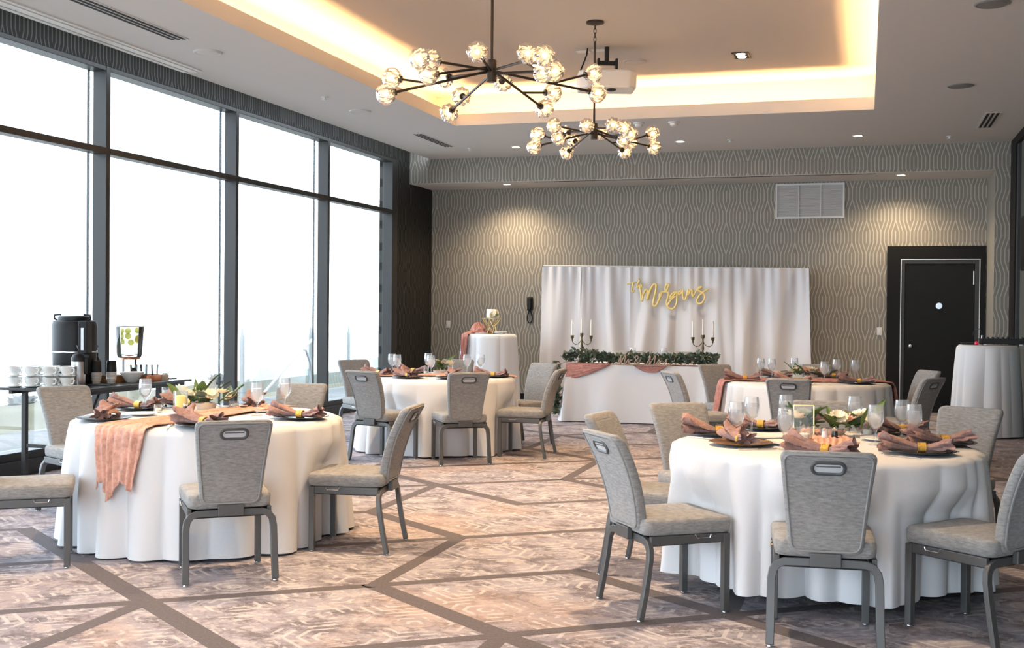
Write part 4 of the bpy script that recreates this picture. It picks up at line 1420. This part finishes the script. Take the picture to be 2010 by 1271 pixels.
# ------------------------------------------------------------------ cake table
CT = (-5.40, 16.62)
ZK = 1.077
cs = empty('cake_stand', (CT[0] + .03, CT[1], ZK), 0, 'gold wire geometric cake stand', 'cake stand')
R1, R2, ZH = .09, .15, .235
bot = [(R1 * math.cos(2 * PI * i / 6), R1 * math.sin(2 * PI * i / 6), .004) for i in range(6)]
mid = [(.06 * math.cos(2 * PI * (i + .5) / 6), .06 * math.sin(2 * PI * (i + .5) / 6), .11) for i in range(6)]
top = [(R2 * math.cos(2 * PI * i / 6), R2 * math.sin(2 * PI * i / 6), ZH) for i in range(6)]
for i in range(6):
    for a, b_ in ((bot[i], bot[(i + 1) % 6]), (top[i], top[(i + 1) % 6]), (bot[i], mid[i]), (bot[(i + 1) % 6], mid[i]), (mid[i], top[i]), (mid[i], top[(i + 1) % 6])):
        G().tube((a, b_), .004, 6).make('wire', M['goldwire'], cs)
G().lathe([(0, ZH), (R2 * .87, ZH), (R2 * .87, ZH + .006), (0, ZH + .006)], 24).make('plate', M['clear'], cs)
ck = empty('cake', (CT[0] + .03, CT[1], ZK + ZH + .007), 0, 'small ivory cake with flowers on its side', 'cake')
G().lathe([(0, 0), (.072, 0), (.074, .006), (.074, .122), (.068, .130), (0, .130)], 28).make('tier', M['cake'], ck)
for i, (x, y, z) in enumerate(((.05, -.06, .06), (.09, -.03, .03), (.02, -.075, .03), (.085, -.02, .085))):
    b_ = link('bloom', BL[i % 2], ck, loc=(x, y, z))
    b_.rotation_euler = (1.2, .3 * i, .4 * i)
for i in range(5):
    b_ = link('leaf', LF[i % 2], ck, loc=(.07, -.03, .03))
    b_.rotation_euler = (.2, .3, -1.2 - .3 * i)
    b_.scale = (.7, .7, .7)
# bunched rose gauze at the foot of the stand
bn = G().grid(lambda u, v: (lambda th, ph_: ((.12 + .03 * nz(3 * math.cos(ph_) + 4, 3 * math.sin(ph_), 4 * th)) * math.sin(th) * math.cos(ph_), (.10 + .03 * nz(3 * math.cos(ph_), 3 * math.sin(ph_) + 2, 4 * th)) * math.sin(th) * math.sin(ph_), .01 + (.13 + .025 * math.sin(ph_ * 9)) * math.cos(th)))(PI / 2 * v * 1.0 + .02, 2 * PI * u), 60, 16, True)
bn.make('rose_bundle', M['runner2'], None, angle=180, loc=(CT[0] - .16, CT[1] - .05, ZK + .01), label='bunch of rose gauze heaped beside the cake stand', cat='fabric')
for x, y, lb, m in ((.20, -.08, 'small white plate stack right of the cake stand', 'china'), (-.04, -.26, 'flat white plate at the front of the cake table', 'china')):
    t = empty('dessert_plate', (CT[0] + x, CT[1] + y, ZK + .002), 0, lb, 'plate')
    for k in range(3 if x > .1 else 1):
        link('plate', ME['bread'], t, loc=(0, 0, k * .012))
t = empty('cake_server', (CT[0] + .13, CT[1] - .24, ZK + .002), 1.2, 'cake server with a black handle on the cake table', 'cake server')
G().box(-.009, .009, -.10, 0, .0, .012).make('handle', M['blackplastic'], t, smooth=False, bevel=.004)
G().add([(-.006, 0, .004), (.006, 0, .004), (.025, .06, .004), (.0, .13, .004), (-.025, .06, .004)], [(0, 1, 2, 3, 4)]).make('blade', M['steel'], t, smooth=False)

# ------------------------------------------------------------------ coffee console by the windows
BX0, BX1, BY0, BY1, BZ = -6.70, -5.95, 7.80, 9.43, .78
bt = empty('console_table', (BX0, BY0, 0), 0, 'black laminate coffee console along the windows', 'table')
W_, L_ = BX1 - BX0, BY1 - BY0
G().box(0, W_, 0, L_, BZ - .022, BZ).make('tabletop', M['tablelam'], bt, smooth=False, bevel=.003)
for x0_, x1_, y0_, y1_ in ((.04, .07, .06, L_ - .06), (W_ - .07, W_ - .04, .06, L_ - .06)):
    G().box(x0_, x1_, y0_, y1_, BZ - .055, BZ - .022).make('side_rail', M['alu'], bt, smooth=False)
for yy in (.18, L_ - .38):
    for xx in (.10, W_ - .10):
        G().box(xx - .022, xx + .022, yy - .018, yy + .018, 0, BZ - .022).make('leg', M['alu'], bt, smooth=False, bevel=.004)
    G().box(.12, W_ - .12, yy - .012, yy + .012, .28, .31).make('cross_bar', M['alu'], bt, smooth=False)
    G().tube([(W_ - .10, yy, .42), (W_ - .10, yy + .12, .56), (W_ - .10, yy + .24, BZ - .03)], .010, 8).make('brace', M['alu'], bt)


def bpt(x, y):          # helper for console items, in world metres
    return (x, y, BZ)


# coffee urn
ur = empty('coffee_urn', bpt(-6.49, 8.46), 0, 'big black insulated coffee urn on the console', 'coffee urn')
G().lathe([(0, 0), (.135, 0), (.15, .02), (.15, .07), (.165, .09), (.172, .22), (.172, .228), (.169, .23), (.169, .24), (.174, .242), (.176, .43), (.168, .455), (.13, .465), (.13, .485), (.11, .498), (0, .50)], 36).make('body', M['blackplastic'], ur)
G().lathe([(.1755, .228), (.178, .231), (.178, .237), (.1755, .24)], 36, cap=False).make('band', M['steel'], ur)
for s_ in (-1, 1):
    G().tube([(s_ * .135, -.03, .455), (s_ * .172, -.03, .475), (s_ * .172, -.03, .50), (s_ * .11, -.03, .505)], .008, 6).make('handle', M['blackplastic'], ur)
G().box(.10, .175, -.175, -.06, .22, .46, T(rz=.25)).make('gauge_housing', M['blackplastic'], ur, smooth=False, bevel=.01)
G().box(.128, .150, -.180, -.174, .25, .41, T(rz=.25)).make('gauge', M['steel'], ur, smooth=False)
G().box(.11, .165, -.235, -.16, .17, .215, T(rz=.25)).make('spigot', M['blackplastic'], ur, smooth=False, bevel=.006)
# air pot
ur.scale = (1.05, 1.05, 1.17)
ap = empty('airpot', bpt(-6.22, 8.16), .2, 'steel airpot with a black pump lid before the coffee urn', 'airpot')
G().lathe([(0, 0), (.055, 0), (.057, .008), (.057, .215), (.05, .22)], 26).make('body', M['steel'], ap)
G().lathe([(.058, .205), (.058, .235), (.045, .262), (.02, .275), (0, .275)], 26).make('lid', M['blackplastic'], ap)
G().tube([(0, -.02, .27), (-.01, .03, .30), (-.04, .06, .335)], .007, 6).make('carry_handle', M['blackplastic'], ap)
G().box(.035, .085, -.014, .014, .235, .262).make('spout', M['blackplastic'], ap, smooth=False, bevel=.006)
G().box(.054, .075, -.014, .014, .10, .236).make('handle', M['blackplastic'], ap, smooth=False, bevel=.006)
# syrup pump bottle
sb = empty('pump_bottle', bpt(-6.52, 8.80), 0, 'dark pump bottle between the airpot and the paper cups', 'bottle')
G().lathe([(0, 0), (.036, 0), (.038, .01), (.038, .17), (.016, .215), (.014, .235), (0, .235)], 20).make('bottle', M['blackplastic'], sb)
G().lathe([(.016, .232), (.016, .25), (.005, .252), (.005, .30), (.014, .302), (.012, .318), (0, .32)], 14).make('pump', M['blackplastic'], sb)
G().tube([(0, 0, .308), (-.05, 0, .305), (-.058, 0, .29)], .005, 6).make('nozzle', M['blackplastic'], sb)


def cup_stack(c, label, n=9):
    t = empty('paper_cups', c, 0, label, 'paper cups', 'stacked paper cups')
    G().lathe([(0, 0), (.032, 0), (.043, .075), (.043, .10), (0, .10)], 22).make('sleeve', M['cardboard'], t)
    for i in range(6):
        G().lathe([(.0415, .028 + .012 * i), (.0445, .030 + .012 * i), (.0415, .033 + .012 * i)], 22, cap=False).make('rim', M['china'], t)
    G().lathe([(.041, .10), (.044, .104), (.040, .19), (.036, .195), (0, .195)], 22).make('lids', M['blackplastic'], t)


cup_stack(bpt(-6.30, 8.50), 'left stack of paper cups with black lids on the console')
cup_stack(bpt(-6.22, 8.60), 'right stack of paper cups with black lids on the console')
t = empty('coaster_pad', bpt(-6.17, 8.35), .2, 'small black mat before the paper cups', 'mat')
G().box(-.10, .10, -.07, .07, 0, .006).make('pad', M['blackplastic'], t, smooth=False, bevel=.002)
# wooden tray, bowl, copper tray
wt = empty('wooden_tray', bpt(-6.33, 8.74), 0, 'brown wooden tray between the paper cups and the white bowl', 'tray')
for b_ in ((-.11, .11, -.10, -.09, 0, .06), (-.11, .11, .09, .10, 0, .06), (-.11, -.10, -.09, .09, 0, .06), (.10, .11, -.09, .09, 0, .06), (-.10, .10, -.09, .09, 0, .01)):
    G().box(*b_).make('board', M['traywood'], wt, smooth=False, bevel=.002)
tg = empty('tumbler', bpt(-6.33, 8.74), 0, 'small clear tumbler standing in the wooden tray', 'tumbler')
tg.location.z += .011
G().lathe([(0, 0), (.028, 0), (.036, .11), (.034, .11), (.026, .006), (0, .006)], 18, cap=False).make('glass', M['glass'], tg, angle=50)
G().lathe([(0, .007), (.026, .007), (.030, .05), (0, .05)], 18, cap=False).make('sugar_packets', M['china'], tg)
wb = empty('white_bowl', bpt(-6.155, 8.80), 0, 'tilted white bowl near the console edge', 'bowl')
G().lathe([(0, 0), (.045, 0), (.05, .004), (.105, .085), (.102, .09), (.045, .012), (0, .010)], 30, T(ry=.0)).make('shell', M['china'], wb)
G().lathe([(0, .04), (.066, .04), (.05, .055), (0, .06)], 20).make('sugar', M['china'], wb)
bb = empty('berry_garnish', (-6.22, 8.92, BZ + .085), 0, 'dark berry garnish behind the white bowl', 'garnish')
for i in range(7):
    a = i * 2.4
    G().lathe([(0, -.014), (.010, -.01), (.014, 0), (.010, .01), (0, .014)], 8, T(.018 * math.cos(a), .018 * math.sin(a), .012 * (i % 3))).make('berry', M['blackplastic'], bb)
G().lathe([(0, -.085), (.03, -.085), (.035, -.02), (0, -.014)], 16).make('cup', M['china'], bb)
ct = empty('copper_tray', bpt(-6.16, 9.02), 0, 'copper-coloured tray under the drink dispenser', 'tray')
ol = rsuper(.24, .22, .06, 6)
g = G()
n = len(ol)
g.add([(x * .96, y * .96, 0) for x, y in ol] + [(x, y, .055) for x, y in ol] + [(x * .95, y * .95, .055) for x, y in ol] + [(x * .9, y * .9, .008) for x, y in ol],
      [tuple(reversed(range(n))), tuple(range(3 * n, 4 * n))] + [(k * n + i, k * n + (i + 1) % n, (k + 1) * n + (i + 1) % n, (k + 1) * n + i) for k in range(3) for i in range(n)])
g.make('body', M['copper'], ct, angle=50)
# drinks dispenser
dd = empty('drink_dispenser', bpt(-6.42, 9.14), 0, 'clear drinks dispenser with lemon slices and a steel lid', 'dispenser')
G().lathe([(.07, .0), (.075, .005), (.06, .06), (.06, .16), (.085, .165)], 26, cap=False).make('base', M['jar'], dd)
G().lathe([(0, .17), (.09, .17), (.10, .19), (.115, .40), (.115, .415), (.112, .415), (.097, .195), (0, .178)], 32, cap=False).make('jar', M['jar'], dd, angle=60)
G().lathe([(0, .18), (.096, .196), (.109, .385), (0, .385)], 28, cap=False).make('water', thin_glass('lemon_water', (.97, .97, .88), .4, 1.2, body=.12, bodycol=(.95, .93, .7)), dd)
G().lathe([(.116, .412), (.118, .42), (.10, .425), (.06, .445), (.02, .452), (.012, .456), (0, .456)], 28).make('lid', M['steel'], dd)
G().lathe([(.012, 0), (.012, .04), (.018, .042), (.018, .055), (0, .055)], 12, T(.085, -.06, .215, rx=PI / 2, rz=.5)).make('tap', M['steel'], dd)
G().lathe([(.062, .155), (.085, .158), (.085, .172), (.06, .175)], 26).make('collar', M['copper'], dd)
dd.scale = (1.1, 1.1, 1.16)
rnd = random.Random(3)
for i in range(15):
    a = -2.5 + 3.1 * (i % 5) / 4 + rnd.uniform(-.15, .15)
    G().lathe([(0, -.003), (.024, -.003), (.025, 0), (.024, .003), (0, .003)], 16, T(.092 * math.cos(a), .092 * math.sin(a), (.375, .335, .30)[i // 5] + rnd.uniform(-.01, .01), rz=a + PI / 2, rx=PI / 2 + rnd.uniform(-.3, .3))).make('lemon_slice', M['lemon'], dd)
for i, (x, y) in enumerate(((-6.28, 8.98), (-6.21, 9.03), (-6.14, 9.09), (-6.25, 9.08))):
    t = empty('water_tumbler', (x + .04, y - .03, BZ + .009), 0, 'ribbed glass tumbler in the copper tray, %s' % ORD[i], 'tumbler', 'tumblers under the dispenser')
    G().lathe([(0, 0), (.027, 0), (.034, .135), (.032, .135), (.025, .008), (0, .008)], 12, cap=False).make('glass', M['jar'], t, smooth=False)
t = empty('sugar_pot', bpt(-6.10, 9.22), 0, 'small pale sugar pot right of the copper tray', 'pot')
G().lathe([(0, 0), (.034, 0), (.036, .045), (.032, .045), (.03, .006), (0, .006)], 18).make('pot', M['pot'], t)
for i in range(4):
    G().box(-.016, .016, -.003, .003, .01, .062, T(0, -.018 + .012 * i, 0)).make('packet', M['china'], t, smooth=False)
t = empty('serving_spatula', bpt(-6.12, 9.32), -.3, 'black serving spatula lying at the console end', 'spatula')
G().box(-.02, .02, 0, .07, 0, .006).make('blade', M['blackplastic'], t, smooth=False)
G().tube([(0, 0, .004), (0, -.08, .012)], .006, 6).make('handle', M['blackplastic'], t)
# cups and saucers
cup0 = empty('coffee_cup', (0, 0, 0), 0, 'x', 'cup', 'white coffee cups')
G().lathe([(0, 0), (.024, 0), (.026, .004), (.040, .030), (.046, .058), (.0435, .058), (.037, .030), (.022, .008), (0, .007)], 24).make('bowl', M['china'], cup0)
G().tube([(.043, 0, .048), (.062, 0, .052), (.070, 0, .038), (.060, 0, .020), (.036, 0, .018)], .0045, 7).make('handle', M['china'], cup0)
cups = []
sau_me = G().lathe([(0, 0), (.04, 0), (.045, .002), (.072, .012), (.071, .014), (.04, .005), (0, .005)], 28).mesh('saucer', M['china'])
CUPX = [(-6.60, 7.86), (-6.47, 7.90), (-6.34, 7.95), (-6.215, 8.01)]
for i, (x, y) in enumerate(CUPX):
    for k, lv in enumerate(('lower', 'upper')):
        z = BZ + .001 + k * .086
        link('saucer', sau_me, None, loc=(x, y, z), cat='saucer', group='white saucers', label='%s white saucer of the %s cup stack on the console' % (lv, ORD[i]))
        place(cup0, cups, (x, y, z + .0065), -.25, '%s white cup of the %s cup stack on the console' % (lv, ORD[i]), scale=1.28)
for i, (x, y) in enumerate(((-6.55, 8.05), (-6.42, 8.10), (-6.30, 8.135))):
    for k, lv in enumerate(('lower', 'upper')):
        z = BZ + .001 + k * .086
        link('saucer', sau_me, None, loc=(x, y, z), cat='saucer', group='white saucers', label='%s white saucer of the %s back-row cup stack on the console' % (lv, ORD[i]))
        place(cup0, cups, (x, y, z + .0065), -.25, '%s white cup of the %s back-row cup stack on the console' % (lv, ORD[i]), scale=1.28)
t = empty('stirrer_tray', bpt(-6.34, 8.22), .1, 'low brown tray under the urn tap', 'tray')
G().box(-.10, .04, -.05, .05, 0, .012).make('tray', M['traywood'], t, smooth=False, bevel=.002)

# ------------------------------------------------------------------ mixer on the right cocktail table
mx = empty('audio_mixer', (1.52, 15.0, 1.077), 0, 'black audio mixer with knobs on the right cocktail table', 'mixer')
G().box(-.20, .30, -.14, .14, .012, .075).make('case', M['blackplastic'], mx, smooth=False, bevel=.004)
for i in range(9):
    for j in range(2):
        G().lathe([(.010, .075), (.009, .095), (0, .095)], 10, T(-.17 + .055 * i, -.10 + .10 * j, 0)).make('knob', M['blackplastic'], mx)
for x in (-.15, .24):
    G().box(x - .02, x + .02, -.12, .12, 0, .012).make('foot', M['steel'], mx, smooth=False)
G().tube([(-.17, .06, .09), (-.17, .07, .16), (-.20, .09, .185), (-.25, .12, .17), (-.27, .14, .10)], .005, 6).make('cable', M['blackplastic'], mx)
G().lathe([(.012, .075), (.012, .11), (0, .11)], 10, T(-.17, .06, 0)).make('plug', M['steel'], mx)
t = empty('laptop', (1.20, 15.02, 1.077), .0, 'flat black closed laptop left of the mixer', 'laptop')
G().box(-.09, .10, -.12, .12, 0, .014).make('base', M['blackplastic'], t, smooth=False, bevel=.003)
G().box(-.09, .10, -.12, .12, .015, .022).make('lid', M['blackplastic'], t, smooth=False, bevel=.003)
t = empty('red_jewel', (1.27, 14.84, 1.077), 0, 'small red light before the mixer', 'light')
G().lathe([(0, 0), (.02, 0), (.024, .02), (.014, .04), (0, .045)], 10).make('lens', M['hot'], t)
G().lathe([(.026, 0), (.026, .006), (.018, .008)], 12).make('base', M['blackplastic'], t)
tv = empty('wall_display', (HX1 - .02, 15.0, 2.32), 0, 'black wall display on the right wall, cut by the photo edge', 'display')
G().box(-.05, .0, -.62, .62, -.34, .34).make('case', M['blackplastic'], tv, smooth=False, bevel=.02)
G().box(-.053, -.05, -.59, .59, -.31, .31).make('screen', M['black'], tv, smooth=False)

# ------------------------------------------------------------------ outside: deck, glass balustrade, field
G().box(-9.6, HX0 - .31, -8, 40, -.25, -.06).make('floor_deck', M['deck'], smooth=False, kind='structure', label='grey deck outside the windows')
def field(u, v):
    y = -30 + 110 * v
    x = -9.8 - 11.5 * u
    z = -.75 - .25 * u + .10 * nz(x * .5, y * .5) + .12 * nz(y * .35, 3.3)
    if u > .85:
        z -= 9 * (u - .85)
    return (x, y, z)


gf = G().grid(field, 40, 160)
gf.make('ground_field', M['grass'], None, kind='structure', label='pale dry field beyond the deck')
ba = empty('glass_balustrade', (-9.5, 18.9, -.06), 0, 'glass balustrade with tapered grey posts outside the last windows', 'railing')
for k, y in enumerate((-2.4, 0.0, 1.6, 3.4, 5.6)):
    G().add([(-.03, -.03, 0), (.03, -.03, 0), (.03, .03, 0), (-.03, .03, 0), (-.03, -.025, 1.0), (.03, -.025, 1.0), (.03, .025, 1.0), (-.03, .025, 1.0), (-.01, -.01, 1.16), (.01, -.01, 1.16), (.01, .01, 1.16), (-.01, .01, 1.16)],
            [(0, 1, 5, 4), (1, 2, 6, 5), (2, 3, 7, 6), (3, 0, 4, 7), (4, 5, 9, 8), (5, 6, 10, 9), (6, 7, 11, 10), (7, 4, 8, 11), (8, 9, 10, 11)], T(0, y, 0)).make('post', M['railpost'], ba, smooth=False)
for y0_, y1_ in ((-2.34, -.06), (.06, 1.54), (1.66, 3.34), (3.46, 5.54)):
    G().box(-.006, .006, y0_, y1_, .08, 1.05).make('pane', M['railglass'], ba, smooth=False)
hr = empty('stair_handrail', (-8.9, 17.4, -.06), 0, 'sloping pale stair handrail seen through the third window', 'handrail')
G().tube([(0, -1.6, .0), (0, -.1, .78), (0, .9, 1.18)], .025, 8).make('rail', M['rail'], hr)
G().tube([(0, 0.0, .82), (0, .12, .80), (0, .28, .6), (0, .36, .3), (0, .38, 0)], .025, 8).make('return_post', M['rail'], hr)
rnd = random.Random(8)
for i in range(12):
    y = 14 + i * 3.1 + rnd.uniform(-1, 1)
    x = -19.0 - rnd.uniform(0, .6)
    r = rnd.uniform(.12, .24)
    sd = i * 3.7
    t = empty('hazy_shrub', (x, y, -1.0), 0, 'pale hazy shrub on the crest of the field outside', 'shrub', 'hazy shrubs on the field crest')
    G().grid(lambda u, v: (lambda th, ph_: tuple((r * (1 + .9 * nz(3 * math.sin(th) * math.cos(ph_) + sd, 3 * math.sin(th) * math.sin(ph_), 3 * math.cos(th)))) * c for c in (1.2 * math.sin(th) * math.cos(ph_), 1.9 * math.sin(th) * math.sin(ph_), .9 * math.cos(th) + .6)))(PI * v, 2 * PI * u), 28, 18, True).make('crown', M['bush'], t)
    G().tube([(0, 0, -.2), (0, 0, r)], .03, 6).make('trunk', M['bush'], t)
